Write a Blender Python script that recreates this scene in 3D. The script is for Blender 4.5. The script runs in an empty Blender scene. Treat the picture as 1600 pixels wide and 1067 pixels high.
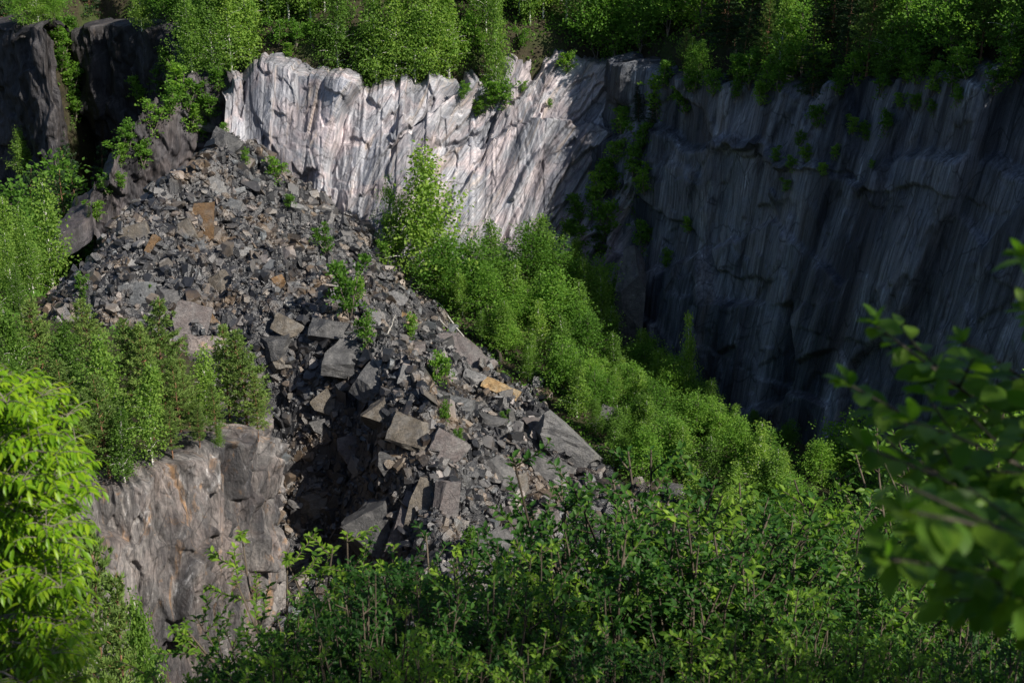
import bpy, bmesh, math, random
import numpy as np
from mathutils import Vector, Matrix, Quaternion
C = bpy.context.scene.collection
sc = bpy.context.scene

# ------------------------------------------------------------------ camera, world, sun, exposure
F_PX, TH = 2000.0, math.radians(20.0)
cam_d = bpy.data.cameras.new('camera'); cam = bpy.data.objects.new('camera', cam_d); C.objects.link(cam)
cam_d.sensor_width = 36.0; cam_d.lens = 45.0; cam_d.clip_start = 0.05; cam_d.clip_end = 3000
cam.location = (0, 0, 0); cam.rotation_euler = (math.radians(90) - TH, 0, 0)
cam_d.dof.use_dof = True; cam_d.dof.focus_distance = 75.0; cam_d.dof.aperture_fstop = 6.3
sc.camera = cam
SUN = Vector((0.62, -0.455, 0.635)).normalized()
world = bpy.data.worlds.new("World"); sc.world = world; world.use_nodes = True
wn = world.node_tree; bg = wn.nodes['Background']
sky = wn.nodes.new('ShaderNodeTexSky'); sky.sky_type = 'NISHITA'; sky.sun_disc = False; sky.ozone_density = 3.0
sky.sun_elevation = math.asin(SUN.z); sky.sun_rotation = math.atan2(SUN.x, SUN.y)
wn.links.new(sky.outputs[0], bg.inputs['Color']); bg.inputs['Strength'].default_value = 0.068
sl = bpy.data.lights.new('sun', 'SUN'); sl.energy = 4.8; sl.angle = math.radians(0.5); sl.color = (1.0, 0.93, 0.82)
so = bpy.data.objects.new('sun', sl); C.objects.link(so); so.rotation_euler = SUN.to_track_quat('Z', 'Y').to_euler()
so.location = (60, -40, 60)
sc.view_settings.view_transform = 'Standard'; sc.view_settings.look = 'None'
sc.view_settings.exposure = 0.75; sc.view_settings.gamma = 1.0
sc.cycles.max_bounces = 6; sc.cycles.transparent_max_bounces = 4

# ------------------------------------------------------------------ helpers
def P(px, py, Y):
    """the point at ground distance Y seen at photograph pixel px, py (how the survey of the place was taken)"""
    xc = (px - 800) / F_PX; yc = -(py - 533.5) / F_PX
    dy = math.cos(TH) + yc * math.sin(TH); dz = -math.sin(TH) + yc * math.cos(TH)
    return np.array((xc / dy * Y, Y, dz / dy * Y))

def h2(ix, iy, seed):
    with np.errstate(over='ignore'):
        a = (ix.astype(np.int64) * 374761393 + iy.astype(np.int64) * 668265263 + seed * 2147483647 * 31 + 1274126177) & 0xFFFFFFFF
        a = ((a ^ (a >> 13)) * 1274126177) & 0xFFFFFFFF
        a = ((a ^ (a >> 16)) * 2246822519) & 0xFFFFFFFF
        a = a ^ (a >> 15)
    return (a & 0xFFFFFF) / float(0x1000000)

def vnoise(x, y, seed=0):
    x = np.asarray(x, float); y = np.asarray(y, float)
    ix = np.floor(x); iy = np.floor(y); fx = x - ix; fy = y - iy
    ix = ix.astype(np.int64); iy = iy.astype(np.int64)
    fx = fx * fx * fx * (fx * (fx * 6 - 15) + 10); fy = fy * fy * fy * (fy * (fy * 6 - 15) + 10)
    a = h2(ix, iy, seed); b = h2(ix + 1, iy, seed); c = h2(ix, iy + 1, seed); d = h2(ix + 1, iy + 1, seed)
    return (a + (b - a) * fx + (c - a) * fy + (a - b - c + d) * fx * fy) * 2 - 1

def fbm(x, y, seed=0, oct=4, gain=0.5):
    s = 0; a = 1.0; t = 0
    for i in range(oct):
        s = s + a * vnoise(x * 2 ** i + 17.3 * i, y * 2 ** i - 9.1 * i, seed + i); t += a; a *= gain
    return s / t

def facet(u, v, su, sv, amp, tu, tv, seed, K=170.0):
    """broken rock faces: every cell is a tilted plane set at its own depth"""
    x = u / su; y = v / sv
    ix = np.floor(x).astype(np.int64); iy = np.floor(y).astype(np.int64)
    num = np.zeros(x.shape); den = np.zeros(x.shape) + 1e-30
    for dx in (-1, 0, 1):
        for dy in (-1, 0, 1):
            cx = ix + dx; cy = iy + dy
            px = cx + 0.08 + 0.84 * h2(cx, cy, seed); py = cy + 0.08 + 0.84 * h2(cx, cy, seed + 1)
            ex = x - px; ey = y - py; d = ex * ex + ey * ey
            val = amp * (h2(cx, cy, seed + 2) * 2 - 1) + tu * (h2(cx, cy, seed + 3) * 2 - 1) * ex * su + tv * (h2(cx, cy, seed + 4) * 2 - 1) * ey * sv
            q = np.exp(-K * d); num += q * val; den += q
    return num / den

def tps(pts):
    p = np.array(pts, float); n = len(p)
    def U(r2): return np.where(r2 > 1e-9, r2 * np.log(np.maximum(r2, 1e-9)), 0.0)
    d2 = ((p[:, None, :2] - p[None, :, :2]) ** 2).sum(-1)
    A = np.zeros((n + 3, n + 3)); A[:n, :n] = U(d2) + np.eye(n) * 3.0
    A[:n, n] = 1; A[:n, n + 1:] = p[:, :2]; A[n, :n] = 1; A[n + 1:, :n] = p[:, :2].T
    w = np.linalg.solve(A, np.concatenate([p[:, 2], np.zeros(3)]))
    def f(x, y):
        x = np.asarray(x, float); y = np.asarray(y, float); s = w[n] + w[n + 1] * x + w[n + 2] * y
        for i in range(n): s = s + w[i] * U((x - p[i, 0]) ** 2 + (y - p[i, 1]) ** 2)
        return s
    return f

def sdist(poly, x, y):
    """signed distance to a plan polygon, positive inside"""
    x = np.asarray(x, float); y = np.asarray(y, float)
    d = np.full(x.shape, 1e18); ins = np.zeros(x.shape, bool); n = len(poly)
    for i in range(n):
        x0, y0 = poly[i]; x1, y1 = poly[(i + 1) % n]
        ex, ey = x1 - x0, y1 - y0; L = ex * ex + ey * ey + 1e-12
        t = np.clip(((x - x0) * ex + (y - y0) * ey) / L, 0, 1)
        d = np.minimum(d, (x - x0 - t * ex) ** 2 + (y - y0 - t * ey) ** 2)
        c = (y0 > y) != (y1 > y)
        ins ^= c & (x < (x1 - x0) * (y - y0) / ((y1 - y0) if y1 != y0 else 1e-12) + x0)
    return np.where(ins, 1, -1) * np.sqrt(d)

def sstep(a, b, x):
    t = np.clip((x - a) / (b - a), 0, 1); return t * t * (3 - 2 * t)

def mk(name, V, F, mat, parent=None, attrs=None, smooth=False, link=True):
    """one mesh object from arrays; F is (m, k) with one k"""
    V = np.asarray(V, np.float32); F = np.asarray(F, np.int32)
    me = bpy.data.meshes.new(name); m, k = F.shape
    me.vertices.add(len(V)); me.vertices.foreach_set('co', V.ravel())
    me.loops.add(m * k); me.loops.foreach_set('vertex_index', F.ravel())
    me.polygons.add(m); me.polygons.foreach_set('loop_start', np.arange(0, m * k, k, dtype=np.int32))
    me.update(calc_edges=True)
    me.polygons.foreach_set('use_smooth', np.full(m, bool(smooth)))
    for an, (dom, typ, arr) in (attrs or {}).items():
        a = me.attributes.new(an, typ, dom)
        a.data.foreach_set('vector' if typ == 'FLOAT_VECTOR' else 'value', np.asarray(arr, np.float32).ravel())
    me.materials.append(mat); me.update()
    o = bpy.data.objects.new(name, me)
    if link: C.objects.link(o)
    if parent: o.parent = parent
    return o

def tag(o, label, cat=None, group=None, kind=None):
    o['label'] = label
    if cat: o['category'] = cat
    if group: o['group'] = group
    if kind: o['kind'] = kind
    return o

def grid_faces(nu, nv):
    i = np.arange(nu - 1)[:, None] * nv + np.arange(nv - 1)[None, :]
    return np.stack([i, i + nv, i + nv + 1, i + 1], -1).reshape(-1, 4)

# ------------------------------------------------------------------ materials
class N:
    def __init__(s, name):
        s.m = bpy.data.materials.new(name); s.m.use_nodes = True; s.t = s.m.node_tree; s.t.nodes.clear()
    def n(s, typ, ins=None, **kw):
        nd = s.t.nodes.new(typ)
        for k, v in kw.items(): setattr(nd, k, v)
        for k, v in (ins or {}).items():
            if isinstance(v, bpy.types.NodeSocket): s.t.links.new(v, nd.inputs[k])
            else: nd.inputs[k].default_value = v
        return nd
    def ramp(s, fac, stops):
        r = s.n('ShaderNodeValToRGB', {'Fac': fac}); e = r.color_ramp.elements
        while len(e) < len(stops): e.new(0.5)
        for q, (p, c) in zip(e, stops): q.position = p; q.color = (*c, 1) if len(c) == 3 else c
        return r.outputs[0]
    def mix(s, fac, a, b, mode='MIX'):
        x = s.n('ShaderNodeMix', data_type='RGBA', blend_type=mode)
        for i, v in ((0, fac), (6, a), (7, b)):
            if isinstance(v, bpy.types.NodeSocket): s.t.links.new(v, x.inputs[i])
            else: x.inputs[i].default_value = v if i == 0 or len(v) == 4 else (*v, 1)
        return x.outputs[2]
    def noise(s, vec, scale, detail=6, rough=0.6, dist=0.0):
        return s.n('ShaderNodeTexNoise', {'Vector': vec, 'Scale': scale, 'Detail': detail, 'Roughness': rough, 'Distortion': dist}).outputs[0]

def mapped(k, vec, scale):
    return k.n('ShaderNodeMapping', {'Vector': vec, 'Scale': scale}).outputs[0]

def cliff_mat(name, dark, mid, light, tint, stain, tint_amt=0.5, stain_amt=0.4, streak=(1.0, 0.16, 1.0), bump=0.5, contrast=0.75):
    """layered cliff rock; colour follows the sheet coordinate 'rock' (metres along, metres down the dip, metres deep)"""
    k = N(name); at = k.n('ShaderNodeAttribute', attribute_name='rock').outputs['Vector']
    st = mapped(k, at, streak)
    a = k.noise(st, 0.55, 9, 0.68, 0.25); b = k.noise(st, 2.4, 8, 0.7, 0.1); c = k.noise(at, 0.35, 6, 0.6, 0.8)
    f = k.n('ShaderNodeMath', {0: a, 1: b}, operation='ADD').outputs[0]
    f = k.n('ShaderNodeMath', {0: f, 1: 0.5}, operation='MULTIPLY').outputs[0]
    col = k.ramp(f, [(0.33, dark), (0.47, mid), (0.56, mid), (0.66, light)])
    col = k.mix(k.n('ShaderNodeMath', {0: k.ramp(c, [(0.45, (0, 0, 0)), (0.6, (1, 1, 1))]), 1: tint_amt}, operation='MULTIPLY').outputs[0], col, tint)
    s = k.noise(mapped(k, at, (streak[0] * 1.3, streak[1], 1)), 0.8, 7, 0.65, 1.0)
    col = k.mix(k.n('ShaderNodeMath', {0: k.ramp(s, [(0.56, (0, 0, 0)), (0.68, (1, 1, 1))]), 1: stain_amt}, operation='MULTIPLY').outputs[0], col, stain)
    vo = k.n('ShaderNodeTexVoronoi', {'Vector': mapped(k, k.n('ShaderNodeMix', {0: 0.12, 4: at, 5: k.n('ShaderNodeTexNoise', {'Vector': at, 'Scale': 0.9}).outputs['Color']}, data_type='VECTOR').outputs[1], (0.9, 0.22, 0.9)), 'Scale': 1.0}, feature='DISTANCE_TO_EDGE').outputs['Distance']
    crack = k.ramp(vo, [(0.0, (0.3, 0.3, 0.31)), (0.028, (1, 1, 1))])
    col = k.mix(0.8, col, crack, 'MULTIPLY')
    wide = k.noise(mapped(k, at, (streak[0] * .8, streak[1] * .5, .8)), 0.42, 5, 0.6, 0.4)
    col = k.mix(contrast, col, k.ramp(wide, [(0.38, (0.32, 0.34, 0.4)), (0.5, (1, 1, 1)), (0.62, (2.1, 2.05, 2.0))]), 'MULTIPLY')
    line = k.noise(mapped(k, at, (streak[0] * 2.2, streak[1] * .8, 1)), 2.6, 6, 0.7, 0.0)
    col = k.mix(contrast, col, k.ramp(line, [(0.36, (0.5, 0.5, 0.52)), (0.5, (1, 1, 1)), (0.64, (1.5, 1.47, 1.43))]), 'MULTIPLY')
    fine = k.noise(st, 7.0, 8, 0.75); pit = k.noise(at, 5.0, 9, 0.75)
    col = k.mix(0.55, col, k.ramp(pit, [(0.3, (0.55, 0.55, 0.56)), (0.6, (1.15, 1.13, 1.1))]), 'MULTIPLY')
    h = k.n('ShaderNodeMath', {0: fine, 1: pit}, operation='ADD').outputs[0]
    bp = k.n('ShaderNodeBump', {'Height': h, 'Strength': bump, 'Distance': 0.16})
    p = k.n('ShaderNodeBsdfPrincipled', {'Base Color': col, 'Roughness': 0.62, 'Specular IOR Level': 0.35, 'Normal': bp.outputs[0]})
    o = k.n('ShaderNodeOutputMaterial', {'Surface': p.outputs[0]})
    return k.m

def rubble_mat(name, per_object=False, warm=0.5):
    k = N(name); co = k.n('ShaderNodeTexCoord').outputs['Object']
    rnd = k.n('ShaderNodeObjectInfo').outputs['Random'] if per_object else k.n('ShaderNodeAttribute', attribute_name='rnd').outputs['Fac']
    col = k.ramp(rnd, [(0.0, (0.011, 0.012, 0.015)), (0.45, (0.028, 0.029, 0.033)), (0.66, (0.054, 0.052, 0.053)), (0.8, (0.125, 0.12, 0.118)), (0.88, (0.09, 0.10, 0.108)), (0.95, (0.115, 0.088, 0.065)), (1.0, (0.22, 0.20, 0.195))])
    n1 = k.noise(co, 1.6, 8, 0.7, 0.4); n2 = k.noise(co, 9.0, 6, 0.7)
    col = k.mix(1.0, col, k.ramp(n1, [(0.3, (0.55, 0.56, 0.6)), (0.55, (1, 1, 1)), (0.72, (1.55, 1.45, 1.35))]), 'MULTIPLY')
    n3 = k.noise(co, 0.22, 8, 0.6, 0.6)
    col = k.mix(k.n('ShaderNodeMath', {0: k.ramp(n3, [(0.50, (0, 0, 0)), (0.66, (1, 1, 1))]), 1: warm}, operation='MULTIPLY').outputs[0], col, (0.17, 0.115, 0.065))
    bp = k.n('ShaderNodeBump', {'Height': k.n('ShaderNodeMath', {0: n1, 1: n2}, operation='ADD').outputs[0], 'Strength': 0.55, 'Distance': 0.12})
    p = k.n('ShaderNodeBsdfPrincipled', {'Base Color': col, 'Roughness': 0.36, 'Specular IOR Level': 0.6, 'Normal': bp.outputs[0]})
    k.n('ShaderNodeOutputMaterial', {'Surface': p.outputs[0]})
    return k.m

def tone_rock_mat(name, a, b, c, cover=.5):
    k = N(name); co = k.n('ShaderNodeTexCoord').outputs['Object']
    n1 = k.noise(co, 1.1, 8, 0.7, 0.5); n2 = k.noise(co, 8.0, 7, 0.72)
    col = k.ramp(n1, [(0.32, a), (0.5, b), (0.66, c)])
    gr = k.ramp(n1, [(0.3, (0.03, 0.031, 0.035)), (0.5, (0.075, 0.075, 0.078)), (0.66, (0.13, 0.127, 0.125))])
    n4 = k.noise(co, 1.0, 10, 0.78, 0.2)
    col = k.mix(k.ramp(n4, [(cover - .17, (1, 1, 1)), (cover + .17, (0.15, 0.15, 0.15))]), gr, col)
    n5 = k.noise(mapped(k, co, (1.2, 1.2, 3.2)), 1.5, 8, 0.75, 0.6)
    col = k.mix(0.6, col, k.ramp(n5, [(0.34, (0.45, 0.45, 0.46)), (0.5, (1, 1, 1)), (0.62, (1.5, 1.47, 1.42))]), 'MULTIPLY')
    col = k.mix(0.7, col, k.ramp(n2, [(0.3, (0.4, 0.4, 0.4)), (0.6, (1.25, 1.25, 1.25))]), 'MULTIPLY')
    bp = k.n('ShaderNodeBump', {'Height': k.n('ShaderNodeMath', {0: n5, 1: n2}, operation='ADD').outputs[0], 'Strength': 0.8, 'Distance': 0.12})
    p = k.n('ShaderNodeBsdfPrincipled', {'Base Color': col, 'Roughness': 0.55, 'Specular IOR Level': 0.4, 'Normal': bp.outputs[0]})
    k.n('ShaderNodeOutputMaterial', {'Surface': p.outputs[0]})
    return k.m

def soil_mat(name, cols, sc1=0.25):
    k = N(name); co = k.n('ShaderNodeTexCoord').outputs['Object']
    n1 = k.noise(co, sc1, 8, 0.65, 0.5); n2 = k.noise(co, 3.0, 8, 0.7)
    col = k.ramp(n1, [(0.35, cols[0]), (0.5, cols[1]), (0.62, cols[2])])
    col = k.mix(0.7, col, k.ramp(n2, [(0.3, (0.4, 0.4, 0.4)), (0.62, (1.3, 1.3, 1.3))]), 'MULTIPLY')
    bp = k.n('ShaderNodeBump', {'Height': n2, 'Strength': 0.7, 'Distance': 0.25})
    p = k.n('ShaderNodeBsdfPrincipled', {'Base Color': col, 'Roughness': 0.9, 'Specular IOR Level': 0.15, 'Normal': bp.outputs[0]})
    k.n('ShaderNodeOutputMaterial', {'Surface': p.outputs[0]})
    return k.m

def leaf_mat(name, c0, c1, c2, trans=0.42, tboost=2.2, rough=0.45, spec=0.3):
    k = N(name)
    at = k.n('ShaderNodeAttribute', attribute_name='rnd').outputs['Fac']; ob = k.n('ShaderNodeObjectInfo').outputs['Random']
    f = k.n('ShaderNodeMath', {0: at, 1: 0.5}, operation='MULTIPLY').outputs[0]
    f = k.n('ShaderNodeMath', {0: ob, 1: 0.5, 2: f}, operation='MULTIPLY_ADD').outputs[0]
    col = k.ramp(f, [(0.1, c0), (0.5, c1), (0.9, c2)])
    tc = k.mix(1.0, col, (tboost, tboost * 1.05, tboost * 0.55), 'MULTIPLY')
    p = k.n('ShaderNodeBsdfPrincipled', {'Base Color': col, 'Roughness': rough, 'Specular IOR Level': spec})
    t = k.n('ShaderNodeBsdfTranslucent', {'Color': tc})
    mx = k.n('ShaderNodeMixShader', {0: trans, 1: p.outputs[0], 2: t.outputs[0]})
    k.n('ShaderNodeOutputMaterial', {'Surface': mx.outputs[0]})
    return k.m

def bark_mat(name, a, b, sc_=(6, 6, 1.5), lo=0.42, hi=0.58):
    k = N(name); co = k.n('ShaderNodeTexCoord').outputs['Object']
    n1 = k.noise(mapped(k, co, sc_), 1.0, 6, 0.6)
    col = k.ramp(n1, [(lo, a), (hi, b)])
    p = k.n('ShaderNodeBsdfPrincipled', {'Base Color': col, 'Roughness': 0.8, 'Specular IOR Level': 0.2})
    k.n('ShaderNodeOutputMaterial', {'Surface': p.outputs[0]})
    return k.m

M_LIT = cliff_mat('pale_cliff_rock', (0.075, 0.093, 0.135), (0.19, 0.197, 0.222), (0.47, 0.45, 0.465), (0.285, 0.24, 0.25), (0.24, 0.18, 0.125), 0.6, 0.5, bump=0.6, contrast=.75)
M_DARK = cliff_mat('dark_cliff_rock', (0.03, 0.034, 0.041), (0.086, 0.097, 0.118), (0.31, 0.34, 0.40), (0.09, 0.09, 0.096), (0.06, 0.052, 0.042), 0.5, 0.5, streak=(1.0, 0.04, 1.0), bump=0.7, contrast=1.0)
M_CHASM = cliff_mat('chasm_rock', (0.011, 0.011, 0.014), (0.024, 0.0235, 0.027), (0.07, 0.07, 0.078), (0.03, 0.025, 0.023), (0.042, 0.03, 0.02), 0.4, 0.4, streak=(1, 0.25, 1))  # rock colour darkened so the chasm cliffs read as shaded
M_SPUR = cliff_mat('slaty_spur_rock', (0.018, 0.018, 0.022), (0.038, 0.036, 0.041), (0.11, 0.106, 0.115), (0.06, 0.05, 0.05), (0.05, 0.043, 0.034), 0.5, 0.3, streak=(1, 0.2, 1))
M_OUT = cliff_mat('outcrop_rock', (0.05, 0.048, 0.05), (0.118, 0.113, 0.113), (0.42, 0.42, 0.43), (0.12, 0.095, 0.088), (0.23, 0.135, 0.065), 0.5, 0.8, streak=(1, 0.42, 1), bump=1.0, contrast=.8)
M_RUB = rubble_mat('slate_rubble')
M_RUBO = rubble_mat('slate_boulder', True)
M_HEAP = rubble_mat('heap_bed', False, 0.1)
T_ROCK = {
 'grey': tone_rock_mat('grey_slate', (0.045, 0.046, 0.048), (0.084, 0.083, 0.084), (0.138, 0.134, 0.133)),
 'dark': tone_rock_mat('dark_slate', (0.026, 0.026, 0.029), (0.048, 0.049, 0.051), (0.080, 0.080, 0.082)),
 'rust': tone_rock_mat('rusty_rock', (0.088, 0.050, 0.023), (0.154, 0.090, 0.039), (0.129, 0.099, 0.070), .62),
 'tan': tone_rock_mat('tan_rock', (0.074, 0.062, 0.046), (0.133, 0.110, 0.081), (0.179, 0.162, 0.134)),
 'pink': tone_rock_mat('pinkish_rock', (0.089, 0.072, 0.070), (0.142, 0.119, 0.116), (0.192, 0.173, 0.168)),
 'pale': tone_rock_mat('pale_slate', (0.110, 0.112, 0.115), (0.179, 0.179, 0.181), (0.237, 0.233, 0.230)),
 'blue': tone_rock_mat('blue_slate', (0.068, 0.074, 0.083), (0.108, 0.117, 0.127), (0.158, 0.166, 0.175)),
 'orange': tone_rock_mat('orange_rock', (0.215, 0.123, 0.052), (0.315, 0.217, 0.108), (0.346, 0.280, 0.187), .7),
}
M_SOIL = soil_mat('forest_soil', [(0.022, 0.02, 0.012), (0.042, 0.036, 0.022), (0.035, 0.05, 0.015)])
M_DUFF = soil_mat('needle_soil', [(0.10, 0.07, 0.05), (0.19, 0.13, 0.10), (0.12, 0.11, 0.05)], 0.5)
L_BIRCH = leaf_mat('birch_leaves', (0.048, 0.098, 0.019), (0.115, 0.212, 0.037), (0.215, 0.315, 0.06), .46, 1.9, .6, .12)
L_BROAD = leaf_mat('broad_leaves', (0.045, 0.105, 0.017), (0.10, 0.21, 0.032), (0.19, 0.315, 0.05), .46, 1.9, .6, .12)
L_PINE = leaf_mat('pine_needles', (0.065, 0.115, 0.028), (0.13, 0.205, 0.05), (0.20, 0.275, 0.065), 0.3, 1.6, .6, .15)
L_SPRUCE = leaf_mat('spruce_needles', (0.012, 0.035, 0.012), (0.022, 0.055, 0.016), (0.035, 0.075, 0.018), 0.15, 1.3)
L_WILLOW = leaf_mat('willow_leaves', (0.015, 0.05, 0.011), (0.036, 0.10, 0.015), (0.19, 0.30, 0.03), 0.4, 2.1, 0.5, 0.2)  # brightest stop puts sunlit tips into the leaf colour
L_ASH = leaf_mat('bright_compound_leaves', (0.05, 0.13, 0.006), (0.14, 0.275, 0.009), (0.27, 0.37, 0.015), 0.45, 1.6, 0.4, 0.3)
L_ALDER = leaf_mat('near_branch_leaves', (0.03, 0.075, 0.009), (0.06, 0.135, 0.012), (0.12, 0.20, 0.016), 0.5, 2.2, 0.45, 0.25)
L_GRASS = leaf_mat('ledge_grass', (0.10, 0.12, 0.025), (0.16, 0.15, 0.035), (0.22, 0.17, 0.05), 0.3, 1.3)
B_BIRCH = bark_mat('birch_bark', (0.10, 0.09, 0.08), (0.62, 0.60, 0.56), (3, 3, 9), 0.38, 0.46)
B_PINE = bark_mat('pine_bark', (0.10, 0.06, 0.04), (0.25, 0.13, 0.075))
B_STEM = bark_mat('brown_stem_bark', (0.035, 0.028, 0.02), (0.10, 0.08, 0.06))
B_TWIG = bark_mat('dark_twig_bark', (0.03, 0.026, 0.02), (0.07, 0.06, 0.045))
B_GREY = bark_mat('grey_bark', (0.07, 0.06, 0.05), (0.20, 0.17, 0.145))
B_DEAD = bark_mat('bleached_wood', (0.30, 0.28, 0.25), (0.58, 0.56, 0.52))

# ------------------------------------------------------------------ the ground: one sheet
WALL = [(-400, 190), (-110, 176), (-68, 163), (-54, 149), (-50, 163), (-35.5, 147), (-33, 133), (-26, 127), (-10, 127.3), (3, 129), (9, 129.5), (12.8, 123.5),
        (18.5, 114.5), (24.5, 106.5), (30.5, 98.5), (36.5, 90.5), (40.6, 85.5), (55, 66), (78, 35), (110, -60), (110, -400), (-400, -400)]
OUTC = [(-110, 59), (-60, 60), (-32, 62.5), (-22, 64), (-19.8, 66), (-17.3, 70), (-16.8, 74), (-17.8, 84), (-24, 93), (-34, 98), (-110, 100)]
gin = [P(640, 445, 117), P(700, 485, 111), P(800, 575, 103), P(930, 695, 93), P(1010, 790, 86), P(1200, 850, 78), P(900, 430, 122),
       P(1000, 560, 118), (24, 106, -47), (32, 94, -47), (42, 80, -46), (0, 62, -48), (-12, 62, -49), (12, 62, -47), (30, 62, -46),
       (0, 74, -48.5), (-8, 80, -48.5), (-30, 90, -44), (-12, 95, -46), (-25, 105, -40), (-30, 118, -38), (-43, 122, -42), (-52, 140, -47), (-75, 138, -46), (-110, 135, -44), (-60, 120, -40), (-42, 104, -34), (-48, 96, -33), (-65, 104, -34),
       (-8, 115, -38), (-70, 60, -44), (-40, 52, -47),
       (0, 0, -1.7), (-8, 0, -1.7), (8, 0, -1.5), (0, 3, -3.8), (0, 7, -6.8), (-8, 7, -6.9), (8, 7, -6.4), (0, 14, -11.8), (-14, 14, -12), (14, 14, -11.0), (0, 25, -20.5), (-25, 25, -20.5), (25, 25, -19), (0, 42, -37), (-30, 40, -36), (30, 42, -34),
       (0, -8, -1.5), (-30, -8, -2), (30, -8, -0.5), (60, 20, -14), (-80, 20, -16), (-90, -60, 0), (90, -60, 2), (0, -60, 0), (-150, 60, -36), (-150, 0, -5)]
g_in = tps(gin)
rimz = tps([(-26, 128, -17.5), (0, 129, -17.6), (10, 128, -17.4), (15.5, 119, -17.7), (21.5, 111, -16.8), (27.5, 103, -15.3), (33.5, 95, -13.4), (37, 90, -12.5), (60, 62, -9), (85, 30, -5), (-50, 155, -16.5), (-80, 148, -16.5), (-36, 145, -17), (-150, 155, -15), (115, -60, 0)])
def ground_h(x, y):
    x = np.asarray(x, float); y = np.asarray(y, float)
    d = -sdist(WALL, x, y)
    gi = np.maximum(g_in(np.clip(x, -160, 120), np.clip(y, -70, 145)), -50)
    do = sdist(OUTC, x, y)
    top = -32.6 + 0.5 * fbm(x * .1, y * .1, 5) + sstep(112, 90, y) * 0 - 0.02 * (x + 20) * 0
    gi = gi + (np.maximum(top, gi) - gi) * sstep(0.3, 2.8, do)
    far = np.maximum(d, 0)
    base = rimz(np.clip(x, -150, 115), np.clip(y, -60, 160))
    slope = 0.42 * sstep(60, 130, y) + 0.13
    out = base + slope * np.minimum(far, 90) + 0.10 * np.maximum(far - 90, 0) + 1.2 * fbm(x * .05, y * .05, 7) * sstep(4, 15, far)
    h = gi + (out - gi) * sstep(0.2, 4.0, d)
    return h + 0.25 * fbm(x * .35, y * .35, 3, 4)

xs = np.concatenate([np.linspace(-900, -130, 24)[:-1], np.arange(-130, 121, 1.25), np.linspace(121, 900, 24)[1:]])
ys = np.concatenate([np.linspace(-900, -70, 24)[:-1], np.arange(-70, 200, 1.25), np.linspace(200, 1200, 24)[1:]])
X, Y = np.meshgrid(xs, ys, indexing='ij')
ground = mk('ground', np.stack([X, Y, ground_h(X, Y)], -1).reshape(-1, 3), grid_faces(len(xs), len(ys)), M_SOIL, smooth=True)
tag(ground, 'brown forest soil of the hillsides and pit floor', 'ground', kind='structure')

# ------------------------------------------------------------------ cliffs
def polyline(pts, n):
    p = np.array(pts, float); q = p[:, :2]
    L = np.concatenate([[0], np.cumsum(np.sqrt(((p[1:] - p[:-1]) ** 2).sum(1)))]); t = np.linspace(0, L[-1], n)
    r = np.stack([np.interp(t, L, p[:, i]) for i in range(3)], -1)
    w = max(3, n // (len(pts) * 3)); kern = np.hanning(2 * w + 1); kern /= kern.sum()
    pad = np.concatenate([np.repeat(r[:1], w, 0) + (np.arange(-w, 0)[:, None]) * (r[1] - r[0]), r, np.repeat(r[-1:], w, 0) + np.arange(1, w + 1)[:, None] * (r[-1] - r[-2])])
    return np.stack([np.convolve(pad[:, i], kern, 'valid') for i in range(3)], -1), t

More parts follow.
